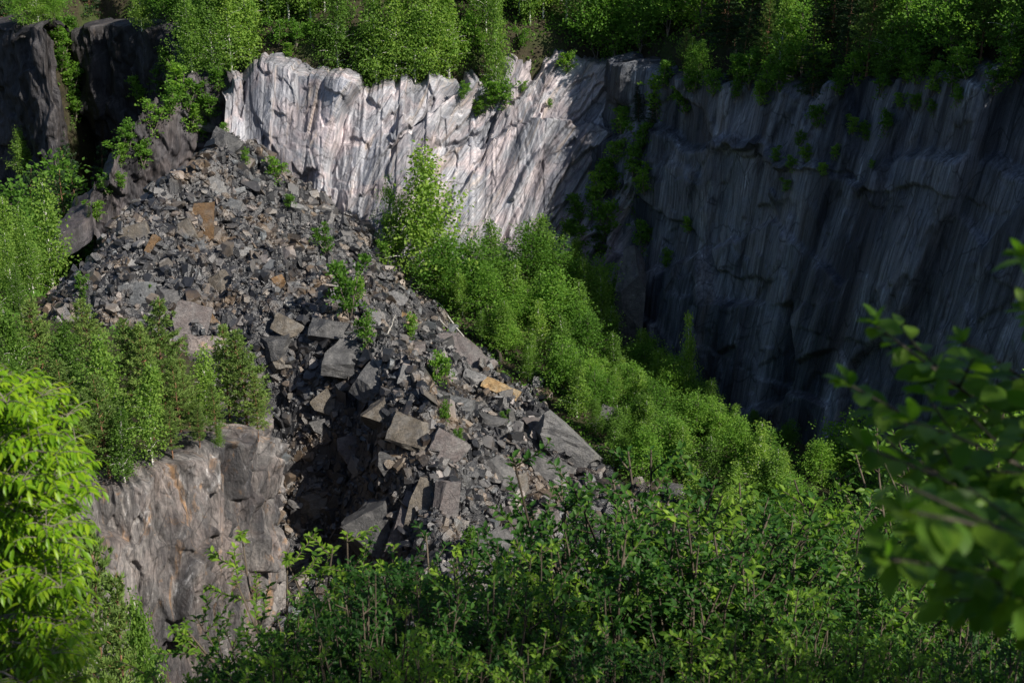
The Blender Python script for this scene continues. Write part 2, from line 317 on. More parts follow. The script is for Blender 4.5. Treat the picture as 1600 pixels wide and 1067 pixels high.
def cliff(name, rim, base, disp, mat, step=0.12, lip=(5.0, 0.6), bow=0.0, rag=0.5):
    """a rock face between a rim line and a base line, broken into facets, its lip folded back over the plateau"""
    n = int(np.sqrt(((np.array(rim)[1:] - np.array(rim)[:-1]) ** 2).sum(1)).sum() / step)
    R, tu = polyline(rim, n); B, _ = polyline(base, n)
    rg_ = facet(tu, 0 * tu, 1.7, 1.0, rag, .25 * rag, 0, 881) + facet(tu, 0 * tu, .6, 1.0, .35 * rag, .4 * rag, 0, 885)
    R[:, 2] += np.convolve(np.pad(rg_, 1, 'edge'), (.25, .5, .25), 'valid') - .3 * rag
    H = np.sqrt(((R - B) ** 2).sum(1)).mean(); nv = int(H / step)
    tan = np.gradient(R[:, :2] + B[:, :2], axis=0); tan /= np.linalg.norm(tan, axis=1)[:, None]
    w = max(3, n // 12); kern = np.hanning(2 * w + 1); kern /= kern.sum()
    tan = np.stack([np.convolve(np.pad(tan[:, i], w, 'edge'), kern, 'valid') for i in range(2)], -1)
    tan /= np.linalg.norm(tan, axis=1)[:, None]
    out = np.stack([tan[:, 1], -tan[:, 0], np.zeros(n)], -1)          # towards the pit when the rim runs left to right
    v = np.linspace(0, 1, nv)
    pos = B[:, None] + (R - B)[:, None] * v[None, :, None] + out[:, None] * (bow * np.sin(np.pi * v))[None, :, None]
    lean = (R - B); nrm = out * np.abs(lean[:, 2:3]) + np.array((0, 0, 1.0)) * (-(lean * out).sum(1))[:, None]
    nrm /= np.linalg.norm(nrm, axis=1)[:, None]
    U = np.repeat(tu[:, None], nv, 1); Vm = np.repeat((v * H)[None], n, 0)
    d, dip = disp(U, Vm, H)
    for _ in range(2):
        e = np.pad(d, 1, 'edge'); d = (e[:-2, 1:-1] + e[2:, 1:-1] + e[1:-1, :-2] + e[1:-1, 2:] + 4 * d) / 8
    edge = sstep(0, 1.0, Vm)
    pos = pos + nrm[:, None] * d[..., None]
    nl = 16; a = np.linspace(0, 1, nl + 1)[1:]
    top = pos[:, -1:]; jit = 0.35 * fbm(U[:, :nl] * 0.8, a[None] * 4 + 0 * U[:, :nl], 77)
    lipp = top + (-out)[:, None] * (a * lip[0])[None, :, None]
    lipp[..., 2] += lip[1] * np.sqrt(a)[None] + jit * a[None] - 0.9 * sstep(0.75, 1, a)[None]
    pos = np.concatenate([pos, lipp], 1)
    dd = np.concatenate([d, np.repeat(d[:, -1:], nl, 1) + a[None] * lip[0]], 1)
    uu = np.concatenate([U - dip, (U - dip)[:, -1:] + np.zeros((n, nl))], 1); vv = np.concatenate([Vm, Vm[:, -1:] + a[None] * lip[0]], 1)
    o = mk(name, pos.reshape(-1, 3), grid_faces(n, nv + nl), mat, attrs={'rock': ('POINT', 'FLOAT_VECTOR', np.stack([uu, vv, dd], -1).reshape(-1, 3))})
    return o

def disp_lit(u, v, H):
    sh = np.interp(u, [0, 8, 30, 44], [-0.08, 0.04, 0.46, 0.56])
    w = u - sh * v; w = w + 0.15 * fbm(u * .3, v * .12, 11, 4); vv = v + 0.2 * fbm(u * .3, v * .3, 12, 3)
    d = facet(w, vv, 3.3, 10.0, 0.75, 0.75, 0.12, 21) + facet(w, vv, 1.5, 4.2, 0.24, 0.5, 0.12, 31) + facet(w, vv, 0.5, 1.6, 0.045, 0.2, 0.12, 41) + facet(w, vv, .22, .6, .012, .12, .1, 45)
    cw = w / 2.0 + .3 * vnoise(w * .4, vv * .1, 63); ci = np.floor(cw); d = d + .95 * (cw - ci - .5) * (h2(ci, 0 * ci, 64) > .25) * sstep(22, 13, u) * sstep(4, 9, v)
    cw = w / 3.4 + .4 * vnoise(w * .3, vv * .12, 73); ci = np.floor(cw); d = d + .75 * (cw - ci - .5) * sstep(12, 18, u)
    big = 1.3 * fbm(u * .09, v * .07, 61, 2)
    d = d + big - 1.6 * np.exp(-((w - 15.5 - 1.5) / 0.9) ** 2) * sstep(5, 11, v) * 0.8
    ledge = sstep(H - 6.4, H - 6.0, v + 0.8 * fbm(u * .5, 0 * u, 71)) * sstep(21, 25, u)
    d = d - 1.5 * ledge
    return d, sh * v
lit_rim = [P(352, 150, 125), P(378, 128, 126.5), P(420, 103, 128), P(470, 115, 127), P(560, 137, 126), P(640, 128, 126.5), P(705, 122, 127), P(770, 118, 128), P(815, 92, 129), P(850, 70, 131), P(905, 84, 130), P(960, 108, 128.5), P(1000, 120, 126)]
lit_base = [(-29.5, 117, -42), (-26, 116.5, -42), (-22, 116, -42), (-18, 116, -43), (-13, 116, -43), (-8, 116, -43), (-4, 116.5, -43), (-1, 117.5, -43), (2, 118.5, -43), (4.5, 119.5, -43), (7, 120, -43), (9.5, 120.5, -44), (12, 119.5, -45)]
tag(cliff('rock_face', lit_rim, lit_base, disp_lit, M_LIT, 0.08), 'pale sunlit rock wall with slanting slabs at the back of the pit', 'cliff', kind='structure')

def disp_right(u, v, H):
    sh = np.interp(u, [0, 12, 30, 60], [0.02, 0.05, 0.13, 0.2]); w = u - sh * v + 0.3 * fbm(u * .2, v * .08, 111, 4); vv = v + 0.4 * fbm(u * .2, v * .2, 112, 3)
    d = facet(w, vv, 5.5, 13.0, 1.0, 0.3, 0.07, 121, 60) + facet(w, vv, 2.2, 8.0, 0.22, 0.2, 0.06, 131, 60) + facet(w, vv, 0.8, 3.0, 0.04, 0.14, 0.1, 141, 60) + facet(u, vv, 9, 6.5, .4, .05, .05, 145, 60) + .03 * fbm(w * 2, vv, 151)
    d = d + 1.2 * fbm(u * .06, v * .05, 161, 2)
    lz = H - 8.5 + 4.0 * fbm(u * .1, 0 * u, 172, 2)
    d = d - 1.3 * sstep(lz, lz + 1.0, v)
    return d, sh * v
rr = [(8.5, 129.5, -17.4), (10.5, 126, -17.5), (15.5, 119, -17.7), (21.5, 111, -16.9), (27.5, 103, -15.4), (33.5, 95, -13.5), (37.1, 90.2, -12.6), (45, 79.5, -11.2), (57, 64, -9.2)]
rb = [(x_ - 1.1, y_ - .8, -48.5) for x_, y_, _ in rr]
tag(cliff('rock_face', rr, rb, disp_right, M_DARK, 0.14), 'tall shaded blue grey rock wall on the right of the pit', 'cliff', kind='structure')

def disp_chasm(u, v, H):
    w = u + 1.0 * fbm(u * .2, v * .1, 211, 3)
    return facet(w, v, 3.5, 9, 0.8, 0.3, 0.12, 221) + facet(w, v, 1.2, 3.2, 0.3, 0.3, 0.2, 231) + facet(w, v, .5, 1.2, .08, .3, .25, 241) + 0.1 * fbm(w, v, 251), 0 * u
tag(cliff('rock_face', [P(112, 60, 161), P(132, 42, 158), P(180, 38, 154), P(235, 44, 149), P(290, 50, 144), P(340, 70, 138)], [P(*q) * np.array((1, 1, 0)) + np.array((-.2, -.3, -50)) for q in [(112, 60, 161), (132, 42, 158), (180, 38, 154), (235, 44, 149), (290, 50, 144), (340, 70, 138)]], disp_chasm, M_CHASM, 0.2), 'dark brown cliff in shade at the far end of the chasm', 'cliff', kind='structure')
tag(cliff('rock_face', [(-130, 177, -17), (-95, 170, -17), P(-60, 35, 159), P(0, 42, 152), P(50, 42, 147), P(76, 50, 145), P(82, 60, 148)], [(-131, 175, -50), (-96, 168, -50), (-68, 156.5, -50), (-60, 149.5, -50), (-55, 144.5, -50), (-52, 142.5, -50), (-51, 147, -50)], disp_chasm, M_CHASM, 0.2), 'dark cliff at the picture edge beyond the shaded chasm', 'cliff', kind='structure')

def disp_spur(u, v, H):
    w = u * 0.8 + v * .4 + .8 * fbm(u * .3, v * .3, 311, 3); vv = v * .8 - u * .3
    return facet(w, vv, 2.2, 6, 0.6, 0.4, 0.15, 321) + facet(w, vv, .8, 2.4, .22, .4, .2, 331) + facet(w, vv, .35, .9, .07, .35, .25, 341) + 0.05 * fbm(w * 2, vv, 351), v * .3
tag(cliff('rock_face', [P(150, 355, 117), P(140, 315, 119), P(165, 265, 121), P(205, 190, 123), P(245, 150, 125), P(300, 115, 127), P(350, 112, 128), P(385, 125, 127)],
          [P(*q) * np.array((1, 1, 0)) + np.array((-0.2, -0.3, -46)) for q in [(150, 355, 117), (140, 315, 119), (165, 265, 121), (205, 190, 123), (245, 150, 125), (300, 115, 127), (350, 112, 128), (385, 125, 127)]], disp_spur, M_SPUR, 0.12, (4.0, -2.2)), 'dark slaty rock spur behind the left crest of the rubble heap', 'cliff', kind='structure')

def disp_out(u, v, H):
    w = u - .15 * v + .25 * fbm(u * .3, v * .2, 411, 4); vv = v + .3 * fbm(u * .3, v * .3, 412, 3)
    d = facet(w, vv, 3.2, 4.5, 0.85, 0.5, 0.35, 421) + facet(w, vv, 1.2, 2.6, 0.3, 0.55, 0.35, 431) + facet(w, vv, .5, 1.3, .09, .4, .3, 441) + facet(w, vv, .2, .45, .022, .3, .25, 445) + .05 * fbm(w * 2, vv, 451)
    return d + 0.8 * fbm(u * .12, v * .12, 461, 2) - 0.9 * sstep(H - 4.5, H - 1.5, v) * 0.6, .1 * v
out_rim = [(-60, 60, -33), (-32, 62.5, -33), P(150, 775, 63.5), P(205, 772, 64), P(250, 755, 65), P(300, 738, 66), P(345, 708, 68), P(376, 690, 70), P(400, 684, 71.5), P(408, 662, 75), P(402, 624, 81), (-22, 94, -34)]
out_base = [(-60, 56, -50), (-32, 58, -50), (-24.5, 59, -50), (-21, 59.5, -50), (-19.5, 60.5, -50), (-18.4, 61.5, -50), (-17.8, 64, -50), (-16.9, 66.5, -50), (-16.3, 69, -50), (-16.3, 74, -50), (-17, 81, -50), (-19, 93, -47)]
tag(cliff('rock_outcrop', out_rim, out_base, disp_out, M_OUT, 0.07, (3.5, 0.5)), 'rust streaked pale rock outcrop below the pines', 'cliff', kind='structure')

# ------------------------------------------------------------------ the rubble heap
hp = [P(345, 205, 119.5), P(270, 275, 113), P(200, 345, 107), P(172, 410, 101.5), P(190, 455, 98.5), P(100, 455, 104), P(60, 480, 105), P(20, 520, 103), (-42, 110, -39), (-37, 115, -36), (-31.5, 121, -31), (-46, 104, -38), (-50, 98, -37),
      P(400, 265, 118), P(350, 330, 110.5), P(440, 340, 113), P(480, 400, 107.5), P(560, 400, 112), P(400, 440, 101), P(520, 480, 98.5), P(300, 430, 101), P(650, 455, 114.5), P(600, 460, 106), P(690, 530, 105),
      P(640, 530, 101), P(700, 600, 96.5), P(800, 620, 98), P(850, 700, 90.5), P(930, 750, 88), P(1010, 785, 85), P(960, 840, 80), P(270, 525, 95), P(300, 580, 91), P(340, 660, 87), P(400, 520, 95), P(480, 530, 94), P(570, 562, 90),
      P(600, 600, 86), P(615, 650, 82.5), P(640, 730, 79), P(655, 800, 76), P(665, 860, 73.5), P(720, 660, 88), P(760, 720, 84), P(770, 800, 79), P(880, 790, 81), P(800, 880, 74), P(700, 920, 71),
      P(420, 600, 93), P(450, 690, 89.8), P(440, 800, 86.3), P(530, 680, 88.8), P(540, 780, 85.2), P(550, 880, 80.4), P(480, 900, 80.8), P(580, 960, 75), P(420, 700, 90.4), P(400, 880, 82.8), P(750, 560, 104.5), P(1080, 830, 79), (-6, 69, -46.5), (4, 68, -48), (14, 72, -48.5), (-12, 74, -46.5), (20, 84, -48)]
HEAP = [(-60, 90), (-40, 88), (-17, 80), (-16, 64), (-4, 64), (20, 66), (22, 84), (13, 90), (9, 96), (4, 103), (-1, 109), (-5, 115), (-12, 121), (-34, 123), (-40, 114), (-52, 106), (-60, 98)]
h_tps = tps(hp)
def heap_h(x, y, detail=True):
    x = np.asarray(x, float); y = np.asarray(y, float)
    h = h_tps(x, y)
    if detail:
        a = x + .8 * fbm(x * .3, y * .3, 501, 3); b = y + .8 * fbm(x * .3, y * .3, 502, 3)
        h = h + facet(a, b, 3.2, 2.6, .5, .38, .38, 511) + facet(a, b, 1.3, 1.0, .30, .5, .5, 521) + facet(a, b, .5, .5, .08, .4, .4, 531)
    return h
hx = np.arange(-58, 26, 0.2); hy = np.arange(66, 123.5, 0.2); HX, HY = np.meshgrid(hx, hy, indexing='ij')
HZ = heap_h(HX, HY); GZ = ground_h(HX, HY)
hz = np.where(HZ > GZ - 1.5, HZ, np.minimum(HZ, GZ - 1.5)); keep = (HZ > GZ - 1.2) & (sdist(HEAP, HX, HY) > 0)
fc = grid_faces(len(hx), len(hy)); kf = keep.ravel()[fc].all(1)
hv = np.stack([HX, HY, hz], -1).reshape(-1, 3)
used = np.unique(fc[kf]); rm = np.full(len(hv), -1); rm[used] = np.arange(len(used))
rngh = np.random.default_rng(5)
bed = h2(np.floor(HX / .5).astype(int), np.floor(HY / .5).astype(int), 9).ravel() * .55
tag(mk('rubble_heap', hv[used], rm[fc[kf]], M_HEAP, attrs={'rnd': ('POINT', 'FLOAT', bed[used])}), 'steep heap of grey quarry waste filling the middle of the pit', 'heap', kind='structure')

def surf_n(f, x, y, e=.6):
    gx = (f(x + e, y) - f(x - e, y)) / (2 * e); gy = (f(x, y + e) - f(x, y - e)) / (2 * e)
    n = np.stack([-gx, -gy, np.ones_like(gx)], -1); return n / np.linalg.norm(n, axis=-1, keepdims=True)

def top_h(x, y): return np.maximum(heap_h(x, y), ground_h(x, y))
def hit(px, py, f, y0=62, y1=124):
    Ys = np.arange(y0, y1, .1); d = P(px, py, 1.0); xs_ = d[0] * Ys; zs = d[2] * Ys
    b = np.nonzero(zs < f(xs_, Ys))[0]
    return np.array((xs_[b[0]], Ys[b[0]], zs[b[0]])) if len(b) else None

def rock_mesh(seed, flat, cuts=8, detail=0):
    """an angular block: a box cut by random planes; detail > 0 chips its faces"""
    r = random.Random(seed); bm = bmesh.new(); bmesh.ops.create_cube(bm, size=1.0)
    for q in range(cuts):
        nv = Vector((r.gauss(0, 1), r.gauss(0, 1), r.gauss(0, .8))).normalized()
        dist = r.uniform(.24, .42) * (abs(nv.x) + abs(nv.y) + abs(nv.z)) * .82
        bmesh.ops.bisect_plane(bm, geom=bm.verts[:] + bm.edges[:] + bm.faces[:], plane_co=nv * dist, plane_no=nv, clear_outer=True)
        es = [e for e in bm.edges if e.is_boundary]
        if es: bmesh.ops.holes_fill(bm, edges=es, sides=0)
    for v in bm.verts: v.co.z *= flat
    bmesh.ops.triangulate(bm, faces=bm.faces[:])
    if detail:
        for q in range(detail): bmesh.ops.subdivide_edges(bm, edges=[e for e in bm.edges if e.calc_length() > .1], cuts=1, use_grid_fill=True)
        bmesh.ops.triangulate(bm, faces=bm.faces[:])
        P_ = np.array([v.co[:] for v in bm.verts]); a = facet(P_[:, 0] + P_[:, 2], P_[:, 1] - P_[:, 2] * .7, .28, .28, .022, .12, .12, seed)
        b = fbm(P_[:, 0] * 9, P_[:, 1] * 9 + P_[:, 2] * 9, seed, 3) * .012
        bm.normal_update()
        for v, q in zip(bm.verts, a + b): v.co += v.normal * float(q)
    V = np.array([v.co[:] for v in bm.verts]); bm.verts.index_update(); Fs = np.array([[v.index for v in f.verts] for f in bm.faces]); bm.free()
    s = (V.max(0) - V.min(0)); V = (V - (V.max(0) + V.min(0)) / 2) / max(s[0], s[1])
    return V, Fs

rng = np.random.default_rng(11)
protos = [rock_mesh(100 + i, [.22, .34, .5, .75][i % 4], 7 + i % 5) for i in range(24)]
def basis(nrm, spin, jit, rng):
    n = nrm + rng.normal(0, jit, nrm.shape); n /= np.linalg.norm(n, axis=1)[:, None]
    t = np.cross(n, np.stack([np.cos(spin), np.sin(spin), 0 * spin], -1)); t /= np.linalg.norm(t, axis=1)[:, None]
    b = np.cross(n, t); return np.stack([t, b, n], -1)
def scatter_rocks(n, smin, smax, power, seed, jit=.6, box=(-57, 24, 67, 122)):
    rg = np.random.default_rng(seed)
    x = rg.uniform(box[0], box[1], n); y = rg.uniform(box[2], box[3], n)
    z = heap_h(x, y); ok = (z > ground_h(x, y) - .1) & (sdist(HEAP, x, y) > .2); x, y, z = x[ok], y[ok], z[ok]
    nr = surf_n(heap_h, x, y, .8)
    s = smin * (1 - rg.random(len(x)) * (1 - (smin / smax) ** power)) ** (-1 / power)
    R = basis(nr, rg.uniform(0, 6.28, len(x)), jit, rg)
    return x, y, z, s, R
parts_ = [scatter_rocks(90000, .15, .8, 2.0, 21), scatter_rocks(9000, .5, 1.3, 1.6, 22, .7)]
x, y, z, s, R = [np.concatenate([p_[i] for p_ in parts_]) for i in range(5)]
Vs, Fs, As = [], [], []; off = 0; pick = rng.integers(0, len(protos), len(x)); tone = rng.random(len(x))
stretch = rng.uniform(.7, 1.35, (len(x), 3))
for i, (pv, pf) in enumerate(protos):
    m = np.nonzero(pick == i)[0]
    W = np.einsum('nij,nkj->nki', R[m], pv[None] * (s[m, None, None] * stretch[m][:, None, :])) + np.stack([x[m], y[m], z[m] + s[m] * .06], -1)[:, None]
    Vs.append(W.reshape(-1, 3)); Fs.append((pf[None] + (np.arange(len(m)) * len(pv))[:, None, None] + off).reshape(-1, 3)); off += len(m) * len(pv)
    As.append(np.repeat(tone[m], len(pv)))
tag(mk('rubble', np.concatenate(Vs), np.concatenate(Fs), M_RUB, attrs={'rnd': ('POINT', 'FLOAT', np.concatenate(As))}), 'countless small broken slates covering the heap', 'rubble', kind='stuff')

# ------------------------------------------------------------------ where things stand: rays against the built ground and rock
from mathutils.bvhtree import BVHTree
def bvh_of(objs):
    V = []; F = []
    for o in objs:
        n = len(V); me = o.data; co = np.empty(len(me.vertices) * 3, np.float32); me.vertices.foreach_get('co', co)
        V += co.reshape(-1, 3).tolist(); F += [[n + i for i in p.vertices] for p in me.polygons]
    return BVHTree.FromPolygons(V, F)
BV = bvh_of([o for o in C.objects if o.type == 'MESH' and o.name != 'rubble'])
def drop(x, y):
    h = BV.ray_cast(Vector((x, y, 90)), Vector((0, 0, -1)))[0]
    return h.z if h else float(ground_h(x, y))
def sight(px, py):
    d = Vector(P(px, py, 1.0)).normalized(); h = BV.ray_cast(Vector((0, 0, 0)) + d * 40, d)
    return h[0], h[1]

# ------------------------------------------------------------------ boulders one can tell apart
def unit(V): return (V - (V.max(0) + V.min(0)) / 2) / (V.max(0) - V.min(0))
BOULD = [  # pixel x, y of the middle, width, height, roll in degrees, depth/width, tone, label
 (316, 350, 44, 62, 8, .6, 'rust', 'big pointed rust orange block standing high on the heap'),
 (290, 366, 30, 36, 30, .6, 'tan', 'tan slab leaning against the left foot of the pointed rust block'),
 (352, 455, 30, 62, 28, .5, 'tan', 'long tan slab standing aslant above the hollow of the heap'),
 (330, 497, 18, 58, 34, .5, 'rust', 'thin rusty slab edge slanting down below the long tan slab'),
 (292, 520, 52, 92, -18, .5, 'pink', 'large pinkish brown slab sloping down behind the pine tops'),
 (216, 474, 50, 62, 12, .5, 'blue', 'smooth blue grey slab beside the tallest pine top'),
 (408, 412, 20, 24, 10, .7, 'pink', 'small pink stone on the right of the upper heap'),
 (396, 408, 16, 20, -20, .6, 'pale', 'pale chip next to the small pink stone'),
 (338, 296, 44, 26, -35, .5, 'pale', 'long pale flat slab near the top of the heap'),
 (354, 228, 42, 34, -25, .8, 'dark', 'rounded dark boulder right below the heap summit'),
 (338, 203, 46, 14, -12, .7, 'grey', 'flat grey capstone on the summit of the heap'),
 (362, 322, 26, 20, -20, .6, 'blue', 'blue grey slab under the long pale flat slab'),
 (374, 397, 30, 22, -10, .7, 'pale', 'pale slab left of the small pink stone'),
 (310, 385, 28, 18, 5, .7, 'blue', 'bluish block below the pointed rust block'),
 (212, 372, 44, 36, 20, .5, 'tan', 'tan edged slab on the left crest of the heap'),
 (234, 388, 12, 44, -32, .8, 'rust', 'thin rusty plate standing on edge at the left crest'),
 (260, 470, 46, 34, 0, .7, 'grey', 'broad grey slab above the pinkish brown slab'),
 (432, 442, 24, 18, 20, .7, 'rust', 'rusty stone on the slope right of the long tan slab'),
 (492, 492, 52, 28, -12, .7, 'pink', 'pale pink block on the brow beside a green shrub'),
 (450, 512, 44, 26, -25, .8, 'tan', 'tan topped block on the left of the brow'),
 (548, 562, 78, 56, -8, .8, 'dark', 'big dark boulder with a hollow top on the brow of the heap'),
 (512, 520, 58, 34, -15, .8, 'dark', 'dark slab just above the boulder with a hollow top'),
 (588, 604, 62, 60, -30, .7, 'grey', 'large grey block just below the boulder with a hollow top'),
 (594, 648, 56, 50, 15, .8, 'tan', 'tan faced block under the large grey block'),
 (512, 634, 34, 44, 40, .7, 'tan', 'sunlit tan block standing in the dark hollow'),
 (500, 668, 30, 24, 10, .8, 'grey', 'grey rounded block beneath the sunlit tan block'),
 (430, 545, 60, 40, 20, .8, 'dark', 'dark overhanging block at the left end of the brow'),
 (438, 572, 40, 26, -10, .8, 'tan', 'rough tan lump hanging over the hollow'),
 (652, 682, 92, 46, -20, .7, 'tan', 'large ochre topped slab in the middle of the lower heap'),
 (700, 700, 56, 40, -30, .7, 'pink', 'pinkish slab touching the ochre topped slab'),
 (718, 554, 84, 46, -35, .4, 'pink', 'long striped pink slab at the right edge beside the trees'),
 (783, 611, 58, 20, -22, .6, 'orange', 'bright orange yellow slab on the right side of the heap'),
 (740, 592, 34, 22, -20, .7, 'pale', 'pale block up the slope from the orange yellow slab'),
 (654, 545, 28, 26, -20, .8, 'pink', 'small salmon pink block on a dark one'),
 (838, 604, 16, 30, -15, .7, 'pale', 'white pointed stone beside the trees'),
 (884, 706, 120, 58, -38, .45, 'pale', 'huge pale slab tilted down the right edge of the heap'),
 (908, 770, 58, 36, -8, .8, 'pink', 'smooth pinkish boulder below the huge pale slab'),
 (868, 752, 40, 66, -28, .7, 'grey', 'tall grey block between the huge slab and the pinkish boulder'),
 (772, 742, 62, 52, 12, .8, 'grey', 'bulky grey block in the middle of the lower right heap'),
 (806, 762, 48, 34, 25, .8, 'tan', 'tan block right of the bulky grey block'),
 (658, 790, 36, 92, -8, .7, 'tan', 'tall upright tan slab above the bushes'),
 (696, 800, 40, 100, -4, .6, 'pink', 'tallest upright pinkish slab above the bushes'),
 (632, 815, 30, 100, -24, .7, 'pink', 'slanting pinkish slab edging the big dark boulder'),
 (588, 830, 104, 120, 6, .8, 'dark', 'biggest dark boulder above the bushes'),
 (550, 708, 36, 54, 12, .7, 'pink', 'reddish upright block at the right rim of the hollow'),
 (608, 730, 44, 36, -20, .8, 'grey', 'grey block right of the reddish upright block'),
 (486, 790, 60, 36, 14, .6, 'tan', 'flat tan slab catching light deep in the hollow'),
 (486, 868, 40, 30, 30, .7, 'grey', 'grey slab at the bottom of the hollow beside the outcrop'),
 (800, 806, 34, 32, 15, .8, 'pink', 'reddish block amid fine stones near the bushes'),
 (818, 834, 50, 30, -20, .8, 'pink', 'reddish flat block touching the bush tops'),
 (776, 846, 40, 46, -28, .8, 'grey', 'leaning grey block at the foot of the heap'),
 (866, 828, 26, 62, 12, .7, 'pink', 'narrow standing pink block near the bush tops'),
 (740, 852, 40, 30, -15, .8, 'dark', 'dark block over the cave at the foot of the heap'),
 (836, 668, 46, 34, -25, .7, 'pink', 'mauve slab above the huge pale slab'),
 (846, 730, 62, 30, -30, .7, 'grey', 'long grey beam of rock left of the huge pale slab'),
 (720, 640, 44, 36, -15, .8, 'blue', 'blue grey block near the little shrubs'),
 (760, 660, 60, 22, -10, .7, 'dark', 'dark flat slab beyond the blue grey block'),
 (790, 690, 46, 30, -20, .7, 'grey', 'grey slab in the middle of the right flank'),
 (690, 745, 34, 30, -12, .8, 'tan', 'tan wedge on the lower heap under the ochre slab'),
 (640, 590, 34, 30, -22, .8, 'pale', 'pale grey block below the salmon pink block'),
 (618, 470, 36, 24, -25, .7, 'pale', 'pale slab near the fallen trunks'),
 (636, 500, 24, 16, -20, .7, 'orange', 'small yellow stone below the fallen trunks'),
 (950, 655, 30, 40, -20, .7, 'grey', 'grey rock half hidden among the young trees'),
 (905, 625, 34, 26, -35, .7, 'rust', 'reddish rock glimpsed between the young trees')]
big = [rock_mesh(300 + i, 1.0, 6 + i % 4, 2) for i in range(10)]
def boulder(name, V, Fc, mat, loc):
    o = mk(name, V, Fc, mat); o.location = loc; return o
taken = []
for i, (px, py, w, h, roll, dep, tone_, lab) in enumerate(BOULD):
    q, nq = sight(px, py)
    m = q.y / F_PX * 1.06
    V, Fc = big[i % 10]; V = unit(V) * np.array((w * m * 1.12, max(w, h * .6) * m * dep * 1.1, h * m * 1.12))
    a = math.radians(-roll); Rm = Matrix.Rotation(math.radians((i * 37) % 30 - 15), 3, 'Z') @ Matrix.Rotation(math.radians(-22), 3, 'X') @ Matrix.Rotation(a, 3, 'Y')
    V = V @ np.array(Rm).T
    o = boulder('boulder', V, Fc, T_ROCK[tone_], q + Vector((0, .12 * w * m, -.06 * h * m)))
    tag(o, lab, 'boulder'); taken.append((q.x, q.y, .5 * w * m))
mid = [rock_mesh(400 + i, [.3, .42, .6, .8][i % 4], 7 + i % 4, 1) for i in range(12)]
mids = [mk('boulder', v, f, M_RUBO, link=False) for v, f in mid]
x, y, z, s, R = scatter_rocks(900, .75, 1.9, 2.2, 77, .4)
cnt = 0
for i in np.argsort(-s * (1 + .0 * y)):
    if cnt >= 215: break
    d = np.array((x[i], y[i], z[i] + .3)); 
    if not (x[i] > -48 and d[2] / d[1] > -.62): continue
    hit_ = BV.ray_cast(Vector(d * .4), Vector(d).normalized())[0]
    if hit_ is None or (hit_ - Vector(d)).length > 1.6: continue
    if any((x[i] - a) ** 2 + (y[i] - b) ** 2 < (c + .5 * s[i]) ** 2 for a, b, c in taken): continue
    pxx = 800 + x[i] / y[i] * F_PX * .93
    zone = ('upper heap above the brow', 'boulders of the upper heap') if y[i] > 97 else ('dark hollow behind the outcrop', 'boulders in the dark hollow') if pxx < 545 else ('lower heap below the brow', 'boulders of the lower heap')
    o = mids[i % 12].copy(); C.objects.link(o)
    o.matrix_world = Matrix.Translation((x[i], y[i], z[i] + .04 * s[i])) @ Matrix(R[i].tolist()).to_4x4() @ Matrix.Diagonal((s[i], s[i] * stretch[i, 1], s[i], 1))
    tag(o, 'angular slate boulder lying loose on the ' + zone[0], 'boulder', zone[1]); cnt += 1

# ------------------------------------------------------------------ plants
def tube(pts, rad, sides=6):
    p = np.array(pts, float); n = len(p); t = np.gradient(p, axis=0); t /= np.linalg.norm(t, axis=1)[:, None] + 1e-9
    ref = np.array((0.3, 1, 0.1)) if abs(t[0] @ np.array((0.3, 1, 0.1))) < .95 else np.array((1, 0, 0.2))
    a = np.cross(t, ref); a /= np.linalg.norm(a, axis=1)[:, None]; b = np.cross(t, a)
    th = np.linspace(0, 2 * np.pi, sides, endpoint=False)
    V = p[:, None] + np.asarray(rad)[:, None, None] * (a[:, None] * np.cos(th)[None, :, None] + b[:, None] * np.sin(th)[None, :, None])
    i = np.arange(n - 1)[:, None] * sides; j = np.arange(sides)[None]; k = (j + 1) % sides
    return V.reshape(-1, 3), np.stack([i + j, i + k, i + sides + k, i + sides + j], -1).reshape(-1, 4)

class Wood:
    def __init__(s): s.V = []; s.F = []; s.n = 0
    def add(s, pts, rad, sides=5):
        V, F = tube(pts, rad, sides); s.V.append(V); s.F.append(F + s.n); s.n += len(V)
    def get(s): return np.concatenate(s.V), np.concatenate(s.F)

def norm(v): return v / (np.linalg.norm(v, axis=-1, keepdims=True) + 1e-9)

def leaf_quads(pos, axis, nrm, L, W):
    axis = norm(axis); side = norm(np.cross(axis, nrm)); n2 = np.cross(side, axis)
    L = np.asarray(L)[:, None]; W = np.asarray(W)[:, None]
    V = np.stack([pos, pos + axis * L * .45 + side * W * .5 + n2 * W * .12, pos + axis * L, pos + axis * L * .45 - side * W * .5 + n2 * W * .12], 1)
    return V.reshape(-1, 3), np.arange(len(pos) * 4).reshape(-1, 4)

def leaf_shaped(pos, axis, nrm, L, W, fold=.18, curl=.25):
    """a leaf with a midrib fold, a curved blade and a pointed tip: 8 verts, 6 quads-as-tris"""
    axis = norm(axis); side = norm(np.cross(axis, nrm)); n2 = np.cross(side, axis); n = len(pos)
    L = np.asarray(L)[:, None]; W = np.asarray(W)[:, None]
    rows = []
    for t, w in ((0, 0), (.3, .42), (.62, .46), (1, 0)):
        c = pos + axis * L * t - n2 * L * curl * t * t
        if w == 0: rows.append(c[:, None])
        else: rows.append(np.stack([c + side * W * w + n2 * W * fold, c, c - side * W * w + n2 * W * fold], 1))
    V = np.concatenate(rows, 1)  # 1+3+3+1 = 8
    t = np.array([[0, 2, 1], [0, 3, 2], [1, 2, 5], [1, 5, 4], [2, 3, 6], [2, 6, 5], [4, 5, 7], [5, 6, 7]])
    return V.reshape(-1, 3), (t[None] + (np.arange(n) * 8)[:, None, None]).reshape(-1, 3)

